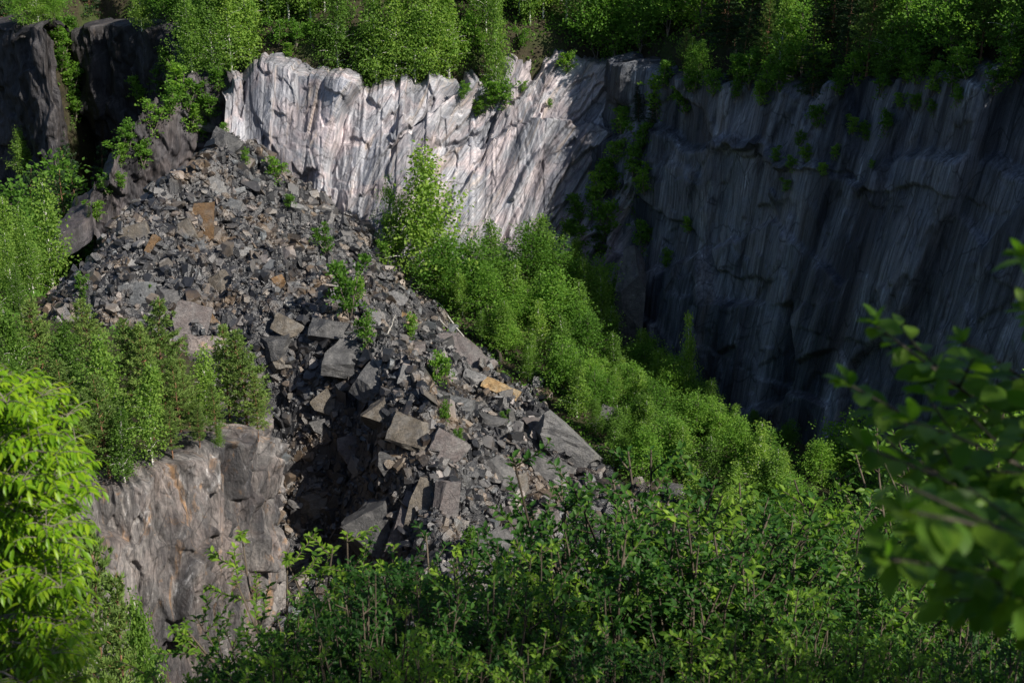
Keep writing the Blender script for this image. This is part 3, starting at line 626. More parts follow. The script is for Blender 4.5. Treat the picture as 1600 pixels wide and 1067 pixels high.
def decid(seed, h, r, t0, nl, per, size, up0=55, droop=.35, wob=.02, trunk_r=.011, lean=0, narrow=.8, hang=.3, stems=1):
    """a leafy tree: tapered trunk, limbs, twigs carrying clumps of small leaves"""
    g = np.random.default_rng(seed); w = Wood(); pos = []; ax = []
    for st in range(stems):
        tt = np.linspace(0, 1, 9); hh = h * (1 if st == 0 else g.uniform(.7, .95)); sa = g.uniform(0, 6.28); so_ = (.05 + .13 * (st > 0)) * h * (stems > 1)
        T = np.stack([np.cumsum(g.normal(0, wob * h * .4, 9)) * tt + lean * h * tt ** 2 + so_ * np.cos(sa) * tt ** .7, np.cumsum(g.normal(0, wob * h * .4, 9)) * tt + so_ * np.sin(sa) * tt ** .7, hh * tt], -1)
        w.add(T, trunk_r * h * (1 - .93 * tt) / (1 + .3 * (stems > 1)) + .008)
        k = max(6, int(nl / stems)); tl = t0 + (1 - t0) * np.sort(g.random(k)) ** .9; ph = g.random() * 6 + np.arange(k) * 2.4 + g.normal(0, .35, k)
        for j in range(k):
            t = tl[j]; b = np.array([np.interp(t, tt, T[:, q]) for q in range(3)])
            u = (t - t0) / (1 - t0); pr = min(1, (u + .12) / .3) * (1 - u) ** narrow + .05
            L = r * pr * g.uniform(.7, 1.2); el = math.radians(up0 + 25 * u + g.normal(0, 8))
            d = np.array((math.cos(ph[j]) * math.cos(el), math.sin(ph[j]) * math.cos(el), math.sin(el)))
            s = np.linspace(0, 1, 5)[:, None]
            B = b + d * L * 1.15 * s + np.array((d[0], d[1], 0)) * L * .35 * s ** 2 - np.array((0, 0, 1)) * droop * L * s ** 2.2
            w.add(B, (.006 * h * (1 - t) * .6 + .012) * (1 - .85 * s[:, 0]), 4)
            nt = max(3, int(per * L / r)); ts = g.uniform(.22, 1.05, nt)
            for q in ts:
                c = np.array([np.interp(min(q, 1), s[:, 0], B[:, a]) for a in range(3)]) + g.normal(0, .2 * L + .05 * r, 3) * np.array((1, 1, .7))
                m = g.integers(7, 14); e = g.normal(0, 1, (m, 3)) * np.array((.125, .125, .10)) * (r * .55 + .25)
                pp = c + e; pp[:, 2] -= hang * g.random(m) ** 2 * r * .5
                pos.append(pp); ax.append(norm(e + d * .25 + np.array((0, 0, -hang * .5))))
    pos = np.concatenate(pos); ax = np.concatenate(ax); n = len(pos)
    nr = norm(g.normal(0, .7, (n, 3)) + np.array((0, 0, .8)))
    L = size * g.uniform(.7, 1.35, n)
    V, F = leaf_quads(pos, ax + g.normal(0, .5, (n, 3)), nr, L, L * .72)
    return w.get(), (V, F, np.repeat(g.random(n), 4)), h

def conifer(seed, h, r, t0, per, kind='pine'):
    g = np.random.default_rng(seed); w = Wood(); tt = np.linspace(0, 1, 8)
    T = np.stack([np.cumsum(g.normal(0, .012 * h, 8)) * tt, np.cumsum(g.normal(0, .012 * h, 8)) * tt, h * tt], -1)
    w.add(T, .0115 * h * (1 - .94 * tt) + .008, 7); pos = []; ax = []
    zz = t0 * h
    while zz < h * .985:
        u = (zz / h - t0) / (1 - t0)
        pr = (1 - u) ** (.75 if kind == 'pine' else .95) * min(1, (u + .25) / .45 if kind == 'pine' else 1)
        nb = g.integers(4, 7)
        a0 = g.random() * 6
        for j in range(nb):
            a = a0 + j * 6.283 / nb + g.normal(0, .3); L = r * pr * g.uniform(.4, 1.25) + .12
            el = math.radians((5 + 45 * u) if kind == 'pine' else (-22 + 40 * u)) + g.normal(0, .12)
            d = np.array((math.cos(a) * math.cos(el), math.sin(a) * math.cos(el), math.sin(el)))
            b = np.array([np.interp(zz / h, tt, T[:, q]) for q in range(3)]); s = np.linspace(0, 1, 4)[:, None]
            B = b + d * L * s + np.array((0, 0, 1)) * L * .18 * s ** 2
            w.add(B, (.02 + .004 * L) * (1 - .8 * s[:, 0]), 4)
            nt = max(3, int(per * L))
            q = g.uniform(.25, 1.0, nt); c = np.stack([np.interp(q, s[:, 0], B[:, i]) for i in range(3)], -1)
            sd = np.array((-math.sin(a), math.cos(a), 0)); off = g.normal(0, .22 * L, nt) * (1.05 - .5 * q)
            c = c + sd * off[:, None] + np.stack([0 * q, 0 * q, g.normal(0, .06, nt) + .05], -1)
            tip = norm(d[None] * .8 + sd[None] * np.sign(off)[:, None] * .5 + np.array((0, 0, .55 if kind == 'pine' else -.15)))
            for z_ in range(7):
                pos.append(c); ax.append(tip + g.normal(0, .6 if kind == 'pine' else .4, (nt, 3)))
        zz += (.055 if kind == 'pine' else .04) * h * g.uniform(.7, 1.3)
    pos = np.concatenate(pos); ax = np.concatenate(ax); n = len(pos); L = g.uniform(.16, .30, n) * (1 if kind == 'pine' else .9)
    V, F = leaf_quads(pos, ax, g.normal(0, 1, (n, 3)), L, L * (.26 if kind == 'pine' else .3))
    return w.get(), (V, F, np.repeat(g.random(n), 4)), h

def proto(name, tree, bark, leaf):
    (tv, tf), (lv, lf, la), h = tree
    t = mk('trunk', tv, tf, bark, link=False, smooth=True); c = mk('crown', lv, lf, leaf, link=False, attrs={'rnd': ('POINT', 'FLOAT', la)})
    r = float(np.percentile(np.abs(lv[:, :2]), 95))
    return (name, t, c, h, r)
BIRCH = [proto('birch_tree', decid(500 + i, 9, 2.3, .13, 66, 15, .20, 52, .45, .022, narrow=.75, hang=.9), B_BIRCH, L_BIRCH) for i in range(5)]
BIRCHLOW = [proto('birch_tree', decid(520 + i, 9, 2.3, .02, 74, 15, .20, 48, .45, .02, narrow=.7, hang=.8), B_BIRCH, L_BIRCH) for i in range(3)]
YOUNG = [proto('birch_tree', decid(540 + i, 6, 1.6, .06, 54, 12, .15, 56, .35, .022, narrow=.8, hang=.6), B_BIRCH, L_BIRCH) for i in range(4)]
BROAD = [proto('deciduous_tree', decid(560 + i, 6.5, 2.5, .06, 50, 14, .20, 45, .25, .03, narrow=.55, hang=.2, stems=2), B_GREY, L_BROAD) for i in range(5)]
SHRUB = [proto('shrub', decid(580 + i, 2.4, .62, .04, 26, 8, .13, 62, .1, .07, narrow=.8, hang=.1, stems=3), B_GREY, L_BROAD) for i in range(4)]
PINE = [proto('pine_tree', conifer(600 + i, 9, 2.1, .22, 15), B_PINE, L_PINE) for i in range(4)]
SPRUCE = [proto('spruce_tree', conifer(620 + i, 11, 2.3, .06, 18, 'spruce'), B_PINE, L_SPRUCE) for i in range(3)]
count_ = {}
def plant(pr, x, y, z, h, label, cat, group=None, wide=1.0, lean=(0, 0)):
    name, t, c, ph, r = pr
    e = bpy.data.objects.new(name, None); C.objects.link(e); e.empty_display_size = .3
    g = random.Random(int(x * 1000) * 7 + int(y * 1000)); k = h / ph
    e.location = (x, y, z - .12); e.scale = (k * wide, k * wide, k); e.rotation_euler = (lean[0], lean[1], g.uniform(0, 6.28))
    for q in (t, c):
        d = q.copy(); d.parent = e; C.objects.link(d)
    return tag(e, label, cat, group)
def by_top(pr, px, py, Y, label, cat, group=None, wide=1.0, minh=1.2, lean=(0, 0)):
    """a tree whose top was surveyed at pixel px, py and ground distance Y; its height follows from the ground there"""
    p = P(px, py, Y); z = drop(p[0], p[1])
    return plant(pr, p[0], p[1], z, max(minh, p[2] - z), label, cat, group, wide, lean)
ORD = 'first second third fourth fifth sixth seventh eighth ninth tenth eleventh twelfth thirteenth fourteenth fifteenth sixteenth seventeenth eighteenth nineteenth twentieth'.split()
def nth(i):
    return ORD[i] if i < 20 else 'twenty-' + ORD[i - 20] if i < 29 else 'thirtieth'

rg = random.Random(4)
# front row along the rim of the sunlit wall
rim_px = [(405, 135, 9), (445, 136.5, 9), (478, 137, 9.5), (512, 135, 9), (760, 133, 8.5), (828, 134.5, 8), (300, 128, 9), (332, 129, 10), (362, 130, 9.5), (392, 131.5, 10), (425, 133.5, 10), (456, 133.5, 10.5), (490, 133, 10), (528, 130.5, 9.5), (556, 129.5, 9.5), (588, 129.5, 10), (618, 129.5, 10.5), (648, 129.5, 10), (676, 130, 10), (702, 130.5, 10), (738, 137, 10), (812, 136, 10), (848, 135.5, 10.5), (884, 135, 9), (932, 132.5, 9), (964, 131, 8.5), (1000, 130, 8.5), (1040, 128, 8)]
for i, (px, Yr, h) in enumerate(sorted(rim_px)):
    pr = (BROAD if px > 900 else BIRCHLOW if 520 < px < 720 else BIRCH)[i % 3]
    p = P(px, 110, Yr)
    plant(pr, p[0], p[1], drop(p[0], p[1]), h, f'{"round leafy tree" if px > 900 else "tall birch"} on the sunlit wall rim, {nth(i)} counting from the left', pr[0].replace('_', ' '), 'trees along the rim of the sunlit wall', 1.0)
p = P(775, 150, 129.3); plant(BIRCHLOW[1], p[0], p[1], drop(p[0], p[1]) - .5, 11, 'pale slender birch standing out below the others on the ledge of the sunlit wall', 'birch tree', None, .62)
# the rim of the shaded wall
RR = np.array(rr); sL = np.concatenate([[0], np.cumsum(np.sqrt(((RR[1:, :2] - RR[:-1, :2]) ** 2).sum(1)))])
def rim_at(s, back):
    x = np.interp(s, sL, RR[:, 0]); y = np.interp(s, sL, RR[:, 1]); return x + .8 * back, y + .6 * back
kinds = [SPRUCE, BIRCH, SPRUCE, BROAD, PINE]
for i, s_ in enumerate(np.arange(5.5, 66, 2.15)):
    x, y = rim_at(s_ + rg.uniform(-.5, .5), rg.uniform(1.4, 3.0)); pr = kinds[(i * 2) % 5][i % 3]
    plant(pr, x, y, drop(x, y), (rg.uniform(3.2, 4.5) if s_ < 17 else rg.uniform(6, 8) if s_ < 30 else rg.uniform(7, 10)), f'{ {"birch_tree": "thin birch", "spruce_tree": "dark spruce", "deciduous_tree": "bushy leafy tree", "pine_tree": "dark pine"}[pr[0]] } on the shaded wall rim, {nth(i)} counting from the inner corner', pr[0].replace('_', ' '), 'trees along the rim of the shaded wall')
x, y = rim_at(40.2, 1.6); plant(BROAD[3], x, y, -13.0, 6.6, 'rounded tree with sunlit crown leaning over the rim of the shaded wall', 'deciduous tree', None, 1.15, (.12, -.12))
# the wood behind the rims
for row, (b0, b1, n) in enumerate([(5, 8, 24), (10, 14, 24)]):
    for i in range(n):
        x, y = rim_at((i + rg.uniform(0, .9)) * 66 / n + 2, rg.uniform(b0, b1)); pr = [BIRCH, SPRUCE, BROAD, SPRUCE][rg.randrange(4)][rg.randrange(3)]
        plant(pr, x, y, drop(x, y), rg.uniform(7, 10.5), f'{ {"birch_tree": "shaded birch", "spruce_tree": "shaded spruce", "deciduous_tree": "shaded leafy tree"}[pr[0]] } in the wood behind the shaded wall', pr[0].replace('_', ' '), 'wood behind the shaded wall')
for Y0, Y1, n in [(138, 142, 22), (146, 152, 22), (158, 166, 20)]:
    for i in range(n):
        p = P(-60 + (i + rg.uniform(0, .9)) * 1130 / n, 60, rg.uniform(Y0, Y1))
        if p[0] < -36 and p[1] < 156: continue
        pr = [BIRCH, BIRCH, SPRUCE, BROAD][rg.randrange(4)][rg.randrange(3)]
        plant(pr, p[0], p[1], drop(p[0], p[1]), rg.uniform(9, 12), f'{ {"birch_tree": "tall birch", "spruce_tree": "dark spruce", "deciduous_tree": "leafy tree"}[pr[0]] } in the wood behind the sunlit wall', pr[0].replace('_', ' '), 'wood behind the sunlit wall')
for i, (px, Yc, h) in enumerate([(8, 149, 6), (38, 149, 5), (62, 150, 6), (88, 153, 6), (104, 155, 6.5), (122, 154, 6), (150, 152, 5.5), (185, 151.5, 6), (222, 151, 6.5), (262, 150, 7), (100, 149, 4.5), (84, 150.5, 4)]):
    p = P(px, 50, Yc); pr = (BROAD if i % 2 else BIRCHLOW)[i % 3]
    plant(pr, p[0], p[1], drop(p[0], p[1]), h, f'small tree above the dark chasm cliffs, {nth(i)} as planted from the far cliff end' if False else f'green tree above the dark chasm cliffs', pr[0].replace('_', ' '), 'trees above the chasm cliffs')

# the green wedge of young trees between the heap and the walls
WEDGE = [(700, 372, 113), (735, 360, 115), (770, 345, 116), (815, 350, 117), (850, 332, 118), (880, 380, 117), (915, 402, 116), (942, 432, 115), (905, 440, 111), (860, 420, 110), (800, 408, 110), (760, 420, 109), (722, 425, 110),
 (840, 470, 106), (880, 490, 104), (925, 490, 106), (790, 470, 105.5), (752, 482, 106.5), (960, 520, 104), (985, 548, 108), (1030, 545, 106), (1010, 585, 100), (960, 572, 99), (910, 560, 99), (868, 548, 101), (932, 622, 94.5), (980, 632, 94), (1040, 602, 98),
 (1090, 612, 97), (1130, 640, 95), (1060, 652, 91), (1010, 672, 88.5), (1112, 680, 88), (1160, 652, 92), (1188, 662, 86), (1215, 700, 82), (1150, 720, 82), (1236, 742, 80), (1085, 722, 84), (1180, 772, 78), (1245, 800, 75), (690, 395, 112.5), (830, 520, 103), (938, 400, 119), (962, 440, 118), (955, 475, 112), (1000, 515, 111), (1050, 560, 104), (900, 372, 120), (1110, 590, 101), (1150, 630, 96), (1200, 672, 90), (1226, 705, 86)]
def sizeword(h): return 'low' if h < 3.5 else 'mid-sized' if h < 6 else 'tall'
for i, (px, py, Yw) in enumerate(sorted(WEDGE)):
    pr = (BROAD if i % 3 == 0 else YOUNG)[i % 4]
    if py < 470: pr = (BROAD if i % 2 else YOUNG)[i % 4]
    if i % 5 == 2 and py < 640: pr = BIRCH[i % 3]
    t_ = by_top(pr, px, py, Yw, '', pr[0].replace('_', ' '), 'young trees between the heap and the shaded wall', 1.25)
    t_['label'] = f'{"broad bright green tree" if pr[0] != "birch_tree" else "feathery young birch"} between heap and walls, {nth(i) if i < 29 else "thirtieth" if i == 29 else "thirty-" + ORD[i - 30] if i < 39 else "fortieth" if i == 39 else "forty-" + ORD[i - 40] if i < 49 else "fiftieth" if i == 49 else "fifty-" + ORD[i - 50]} counting rightwards'
wp = [P(*q)[:2] for q in [(670, 462, 115.5), (760, 440, 118), (900, 440, 121), (1000, 560, 118), (1190, 690, 98), (1240, 860, 76), (1050, 810, 83), (940, 705, 91.5), (800, 585, 101.5), (710, 500, 109)]]
rw = np.random.default_rng(8); n_ = 0
while n_ < 62:
    x, y = rw.uniform(-9, 22), rw.uniform(74, 122)
    if sdist(wp, np.array([x]), np.array([y]))[0] < .2: continue
    pr = (YOUNG if rw.random() < .55 else BROAD)[rw.integers(0, 4)]
    plant(pr, x, y, drop(x, y), rw.uniform(2.2, 4.6), 'low leafy sapling filling the thicket between heap and walls', pr[0].replace('_', ' '), 'saplings in the thicket', 1.35); n_ += 1
by_top(BIRCHLOW[0], 655, 226, 115.5, 'tall bright green tree in front of the sunlit wall casting shadow on it', 'deciduous tree', None, 1.15)
by_top(BROAD[2], 612, 285, 117, 'thin dark tree close left of the tall bright tree by the sunlit wall', 'deciduous tree', None, .55)
by_top(YOUNG[3], 1080, 490, 104, 'slender sapling top rising above the young trees against the shaded wall', 'birch tree', None, .55)
for i, (px, py, Yw) in enumerate([(1235, 655, 100), (1290, 690, 90), (1335, 645, 92), (1400, 705, 85), (1500, 690, 80), (1560, 640, 78), (1180, 640, 104), (1450, 760, 76), (1330, 780, 76)]):
    by_top(BROAD[i % 5], px, py, Yw, f'shaded leafy tree at the foot of the dark wall, {nth(i)} planted' if False else 'leafy tree in shade at the foot of the dark wall', 'deciduous tree', 'trees at the foot of the shaded wall', 1.2)
# left, beyond the outcrop
for i, (px, py, Yl) in enumerate([(-35, 330, 104), (2, 306, 108), (28, 322, 110), (60, 276, 113), (6, 362, 103), (38, 350, 107), (-20, 402, 98), (22, 410, 101)]):
    by_top((BIRCHLOW + YOUNG)[i % 7], px, py, Yl, f'sunlit birch beside the left foot of the heap', 'birch tree', 'sunlit birches left of the heap', .85)
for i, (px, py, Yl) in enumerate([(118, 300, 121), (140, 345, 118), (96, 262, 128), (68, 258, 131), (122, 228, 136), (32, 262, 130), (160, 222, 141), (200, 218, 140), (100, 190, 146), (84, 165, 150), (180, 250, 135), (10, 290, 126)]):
    by_top((SPRUCE + BROAD[:1])[i % 4], px, py, Yl, 'dark tree in the deep shade of the chasm', 'tree', 'trees in the chasm shade')  # dark spruces picked so their colour stands in for the chasm's shade
# the pines on the outcrop
OUTT = [(18, 482, 74, 'b'), (52, 466, 77, 'p'), (92, 500, 73, 'b'), (128, 466, 80, 'p'), (152, 520, 70, 'b'), (190, 498, 76, 'p'), (240, 462, 75, 'p'), (222, 508, 71, 'p'), (286, 556, 73, 'p'), (312, 540, 74, 'd'), (347, 508, 76, 'p'), (374, 515, 74.5, 'p'), (396, 585, 73.5, 'p'), (332, 598, 70, 'p'),
 (262, 632, 67.5, 'p'), (222, 566, 67, 'b'), (306, 628, 68.5, 'p'), (152, 585, 66.5, 'p'), (92, 562, 68, 'p'), (48, 560, 68, 'p'), (10, 560, 70, 'b'), (182, 640, 66, 'd'), (340, 660, 69.5, 'd'), (-40, 500, 75, 'p'), (120, 630, 66, 'p'), (272, 560, 71, 'p')]
for i, (px, py, Yo, kd) in enumerate(sorted(OUTT)):
    pr = {'p': PINE, 'b': BIRCH, 'd': YOUNG}[kd][i % 4]
    by_top(pr, px, py, Yo, f'{ {"p": "open green pine", "b": "loose pale birch", "d": "feathery young birch"}[kd] } on the outcrop top, {nth(i)} counting from the left', pr[0].replace('_', ' '), 'trees on the outcrop', 1.2 if kd == 'p' else 1.05)
for i, (px, py, Yo, pr, lab) in enumerate([(128, 835, 52, PINE[1], 'pine below the outcrop edge behind the bright leaves'), (165, 900, 47, PINE[2], 'thin pine against the outcrop foot'), (60, 900, 45, PINE[3], 'pine mostly hidden by the bright leaves')]):
    by_top(pr, px, py, Yo, lab, 'pine tree', None, .7)
by_top(BIRCH[2], 222, 925, 26, 'slender sparse birch before the outcrop foot', 'birch tree', None, .45)
# shrubs on the heap and on the rock
HS = [(545, 500, 105, 'bright shrub on the heap flank below the sunlit wall', 1.1), (575, 548, 66, 'green shrub just above the boulder with a hollow top', 1.1), (640, 530, 46, 'small brownish shrub below the fallen trunks', 1), (688, 606, 66, 'feathery shrub in the middle of the right flank of the heap', 1.2), (716, 700, 40, 'little yellow green sprig among the lower boulders', .9),
      (696, 662, 40, 'small shrub beside the blue grey block', 1), (512, 398, 52, 'shrub at the foot of the sunlit wall beside the heap', 1.3), (600, 412, 44, 'dark low shrub at the foot of the thin dark tree', 1), (788, 662, 26, 'tiny shrub beyond the dark flat slab', 1.2), (736, 880, 70, 'feathery shrub at the foot of the heap above the bushes', 1), (128, 470, 48, 'small shrub on the left shaded flank of the heap', 1),
      (560, 470, 46, 'lower shrub beside the bright shrub on the heap flank', 1.2), (232, 462, 22, 'tiny plant on the crest near the blue slab', 1), (430, 285, 40, 'shrub on the scree at the left end of the sunlit wall', 1.6), (386, 262, 32, 'small yellow shrub next to the heap summit', .8), (455, 325, 26, 'low shrub where heap and sunlit wall meet', 1.6)]
for i, (px, py, hp_, lab, wd) in enumerate(HS):
    q, _ = sight(px, py); plant(SHRUB[i % 4], q.x, q.y, q.z, hp_ * q.y / F_PX * 1.08, lab, 'shrub', None, wd)
def wall_shrubs(pts, label, group):
    for i, (px, py, hp_) in enumerate(pts):
        q, nq = sight(px, py); plant(SHRUB[i % 4], q.x + nq.x * .3, q.y + nq.y * .3, q.z - .2, hp_ * q.y / F_PX * 1.1, label, 'shrub', group, 1.5)
wall_shrubs([(960, 300, 60), (990, 275, 50), (930, 315, 60), (945, 360, 60), (905, 345, 50), (985, 330, 60), (1010, 300, 50), (900, 400, 70), (940, 400, 60), (1005, 390, 50), (1042, 412, 30), (965, 250, 40), (1000, 235, 50), (1030, 180, 60), (1075, 175, 50), (975, 205, 50), (1080, 360, 30)], 'dark shrub clinging to the recessed corner of the walls', 'shrubs in the corner recess')
wall_shrubs([(1212, 250, 26), (1235, 262, 24), (1262, 250, 30), (1290, 270, 24), (1232, 295, 22), (1310, 245, 24), (1250, 222, 24), (1280, 195, 40), (1330, 205, 30), (1386, 205, 36), (1355, 215, 30), (1436, 168, 30), (1410, 165, 26), (1460, 175, 24), (1366, 258, 14), (1190, 160, 40), (1150, 150, 30), (1500, 160, 30)], 'shrub growing on a ledge of the shaded wall', 'shrubs on ledges of the shaded wall')
wall_shrubs([(225, 165, 50), (222, 255, 46), (250, 150, 46), (300, 200, 50), (290, 170, 40), (262, 115, 40), (185, 290, 26), (330, 180, 40), (350, 210, 24)], 'small shrub on the dark slaty spur', 'shrubs on the slaty spur')
wall_shrubs([(190, 255, 40), (235, 205, 50), (262, 175, 50), (280, 140, 50), (310, 165, 46), (205, 225, 40), (172, 300, 34), (345, 140, 40), (150, 340, 34), (318, 215, 34)], 'small shrub on the dark slaty spur', 'shrubs on the slaty spur')
wall_shrubs([(86, 66, 44), (98, 84, 44), (92, 108, 40), (106, 60, 40), (110, 150, 44), (114, 185, 40), (104, 130, 40)], 'green shrub in the cleft between the two dark chasm cliffs', 'shrubs in the chasm cleft')
wall_shrubs([(436, 66, 40), (462, 72, 40), (490, 70, 40), (515, 74, 36), (450, 88, 26), (735, 66, 44), (752, 84, 36), (728, 92, 30), (815, 70, 30)], 'low shrub on the brown soil above the sunlit wall', 'shrubs above the sunlit wall')
wall_shrubs([(768, 165, 44), (792, 165, 40), (748, 178, 30), (885, 110, 36), (820, 140, 18), (860, 165, 14), (720, 150, 26)], 'green shrub on a ledge of the sunlit wall', 'shrubs on the sunlit wall')
rq = random.Random(3)
wall_shrubs([(px + rq.uniform(-9, 9), 128 + rq.uniform(-12, 18), rq.uniform(30, 62)) for px in range(1045, 1600, 26)], 'leafy shrub hanging over the rim of the shaded wall', 'shrubs along the rim of the shaded wall')
# fallen trunks
def log(a, b, r, label):
    w = Wood(); a = Vector(a); b = Vector(b); n = 7; g = np.random.default_rng(int(a.x * 10) + 900)
    pts = np.array([a.lerp(b, i / (n - 1))[:] for i in range(n)]) + g.normal(0, .05, (n, 3)); w.add(pts, np.linspace(r, r * .4, n), 6)
    V, F = w.get(); tag(mk('fallen_trunk', V, F, B_DEAD, smooth=True), label, 'fallen trunk')
def on(px, py, up=.35): q, _ = sight(px, py); return q + Vector((0, -.2, up))
log(on(657, 452, 1.0), on(726, 540, .8), .14, 'long bleached trunk fallen down the slope beside the trees')
log(on(652, 450, 1.0), P(722, 442, 110.0), .09, 'thin bleached trunk lying level from the top of the long one')
log(on(664, 470, .3), on(700, 524, .7), .08, 'thin dead stem fallen beside the long bleached trunk')
log(on(604, 532, .3), on(618, 500, .5), .05, 'short bleached stick leaning on the heap')
# rock pillar in the corner
q = P(982, 450, 117.6); V, Fc = rock_mesh(955, 1.0, 7, 3); V = unit(V) * np.array((3.0, 3.0, 11.5)) @ np.array(Matrix.Rotation(.06, 3, 'Y')).T
o = mk('rock_pillar', V, Fc, T_ROCK['grey']); o.location = q + np.array((0, 0, -1.8)); tag(o, 'dark rock pillar standing in front of the corner of the shaded wall', 'rock pillar')
q2 = P(985, 388, 119.2)

# undergrowth on the forest floor and between the young trees
def undergrowth():
    g = np.random.default_rng(91); n = 260000
    x = g.uniform(-75, 62, n); y = g.uniform(56, 172, n); z = ground_h(x, y)
    d = -sdist(WALL, x, y); o_ = sdist(OUTC, x, y)
    ok = ((d > 2.5) | ((sdist(wp, x, y) > -2.5)) | ((o_ > 3.5) & (fbm(x * .4, y * .4, 94, 2) > .25)) | ((x < -38) & (y > 95))) & (heap_h(x, y, False) < z + .3) & (fbm(x * .25, y * .25, 93, 3) > -.5)
    x, y, z = x[ok], y[ok], z[ok]; n = len(x)
    pos = np.stack([x, y, z + g.random(n) ** 2 * .7], -1); ax = norm(g.normal(0, 1, (n, 3)) + np.array((0, 0, .6))); L = g.uniform(.18, .42, n)
    V, F = leaf_quads(pos, ax, g.normal(0, .6, (n, 3)) + np.array((0, 0, 1.0)), L, L * .6)
    tag(mk('undergrowth', V, F, L_BROAD, attrs={'rnd': ('POINT', 'FLOAT', np.repeat(g.random(n) * .6, 4))}), 'low green undergrowth on the forest floor', 'undergrowth', kind='stuff')
undergrowth()
# ------------------------------------------------------------------ near bushes
def willow(seed, h, nst, size, spread):
    """a many-stemmed sallow: stems from one foot, side twigs, leaves set along them"""
    g = np.random.default_rng(seed); w = Wood(); pos = []; ax = []; nr = []
    for i in range(nst):
        a = g.uniform(0, 6.28); out = spread * g.random() ** .6; hh = h * (1.02 - .35 * (out / spread) ** 2) * g.uniform(.86, 1.0)
        s = np.linspace(0, 1, 8); bx, by = g.normal(0, .12, 2)
        S = np.stack([bx + math.cos(a) * out * s ** 1.3 + np.cumsum(g.normal(0, .022, 8)), by + math.sin(a) * out * s ** 1.3 + np.cumsum(g.normal(0, .022, 8)), hh * s], -1)
        w.add(S, .013 * (1 - .85 * s) + .0025, 5)
        for t in np.linspace(.22, .97, int(11 * h / 2.5)):
            t = min(.98, t + g.normal(0, .02)); b = np.array([np.interp(t, s, S[:, q]) for q in range(3)])
            ph = g.uniform(0, 6.28); L = h * .17 * (1.15 - .75 * t) * g.uniform(.7, 1.4); el = g.uniform(.35, .95)
            d = np.array((math.cos(ph) * math.cos(el), math.sin(ph) * math.cos(el), math.sin(el))); u = np.linspace(0, 1, 4)[:, None]
            B = b + d * L * u + np.array((0, 0, .12 * L)) * u ** 2 + g.normal(0, .01, (4, 3)) * u
            w.add(B, .0045 * (1 - .75 * u[:, 0]) + .0012, 3)
            n = max(5, int(L / (size * .21))); q = np.linspace(.12, 1.0, n); c = np.stack([np.interp(q, u[:, 0], B[:, k]) for k in range(3)], -1)
            th = np.arange(n) * 2.4 + g.random() * 6; e1 = norm(np.cross(d, (0, 0, 1.0))); e2 = np.cross(e1, d)
            o = e1[None] * np.cos(th)[:, None] + e2[None] * np.sin(th)[:, None]
            pos.append(c); ax.append(norm(o * .85 + d[None] * .75 + np.array((0, 0, .05)) + g.normal(0, .18, (n, 3)))); nr.append(np.array((0, 0, 1.0)) + g.normal(0, .45, (n, 3)))
        n = 7; pos.append(np.repeat(S[-1:], n, 0) - np.array((0, 0, .01)) * np.arange(n)[:, None]); th = np.arange(n) * 2.4
        ax.append(np.stack([np.cos(th), np.sin(th), .9 + 0 * th], -1)); nr.append(np.stack([-np.cos(th), -np.sin(th), 1 + 0 * th], -1))
    pos = np.concatenate(pos); ax = np.concatenate(ax); nr = np.concatenate(nr); n = len(pos); L = size * g.uniform(.65, 1.2, n)
    V, F = leaf_shaped(pos, ax, nr, L, L * .5)
    top = np.clip(pos[:, 2] / h, 0, 1) ** 3  # upper leaves coloured lighter, as if the sun caught the tips
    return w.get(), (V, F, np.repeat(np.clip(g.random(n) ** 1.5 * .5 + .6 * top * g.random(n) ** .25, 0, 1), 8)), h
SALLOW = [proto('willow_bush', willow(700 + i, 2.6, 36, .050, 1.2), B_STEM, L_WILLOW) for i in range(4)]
BUSH = [(1010, 775, 10), (1330, 860, 9), (1420, 940, 8), (1540, 930, 9.5), (385, 965, 7.6), (475, 935, 7.2), (520, 855, 8.6), (575, 880, 7.0), (640, 868, 7.6), (705, 852, 8.2), (760, 880, 7.0), (835, 862, 8.0), (905, 812, 8.8), (985, 800, 8.4), (1050, 705, 9.5), (1140, 765, 9.0), (1105, 835, 8.2), (1200, 858, 9.2), (1290, 838, 11.0), (1260, 900, 7.6), (1370, 900, 9.5), (1450, 860, 11.5), (1510, 900, 8.6), (1590, 640, 12.5), (1570, 800, 10.5),
        (430, 1010, 5.6), (560, 985, 5.5), (690, 985, 5.6), (830, 985, 5.5), (960, 965, 5.7), (1090, 960, 5.8), (1220, 985, 5.6), (1350, 985, 5.8), (1480, 1000, 5.6), (1600, 960, 6.0), (330, 1040, 6.2)]
for i, (px, py, Yb) in enumerate(sorted(BUSH)):
    p = P(px, py, Yb); z = drop(p[0], p[1])
    plant(SALLOW[i % 4], p[0], p[1], z, max(1.2, p[2] - z), f'leafy willow bush {"close to the camera along the bottom edge" if Yb < 6.5 else "on the near slope above the pit"}, {nth(i) if i < 29 else "thirtieth" if i == 29 else "thirty-" + ORD[i - 30] if i < 39 else "fortieth"} counting rightwards', 'bush', 'willow bushes on the near slope', .9 + .3 * (Yb > 8))

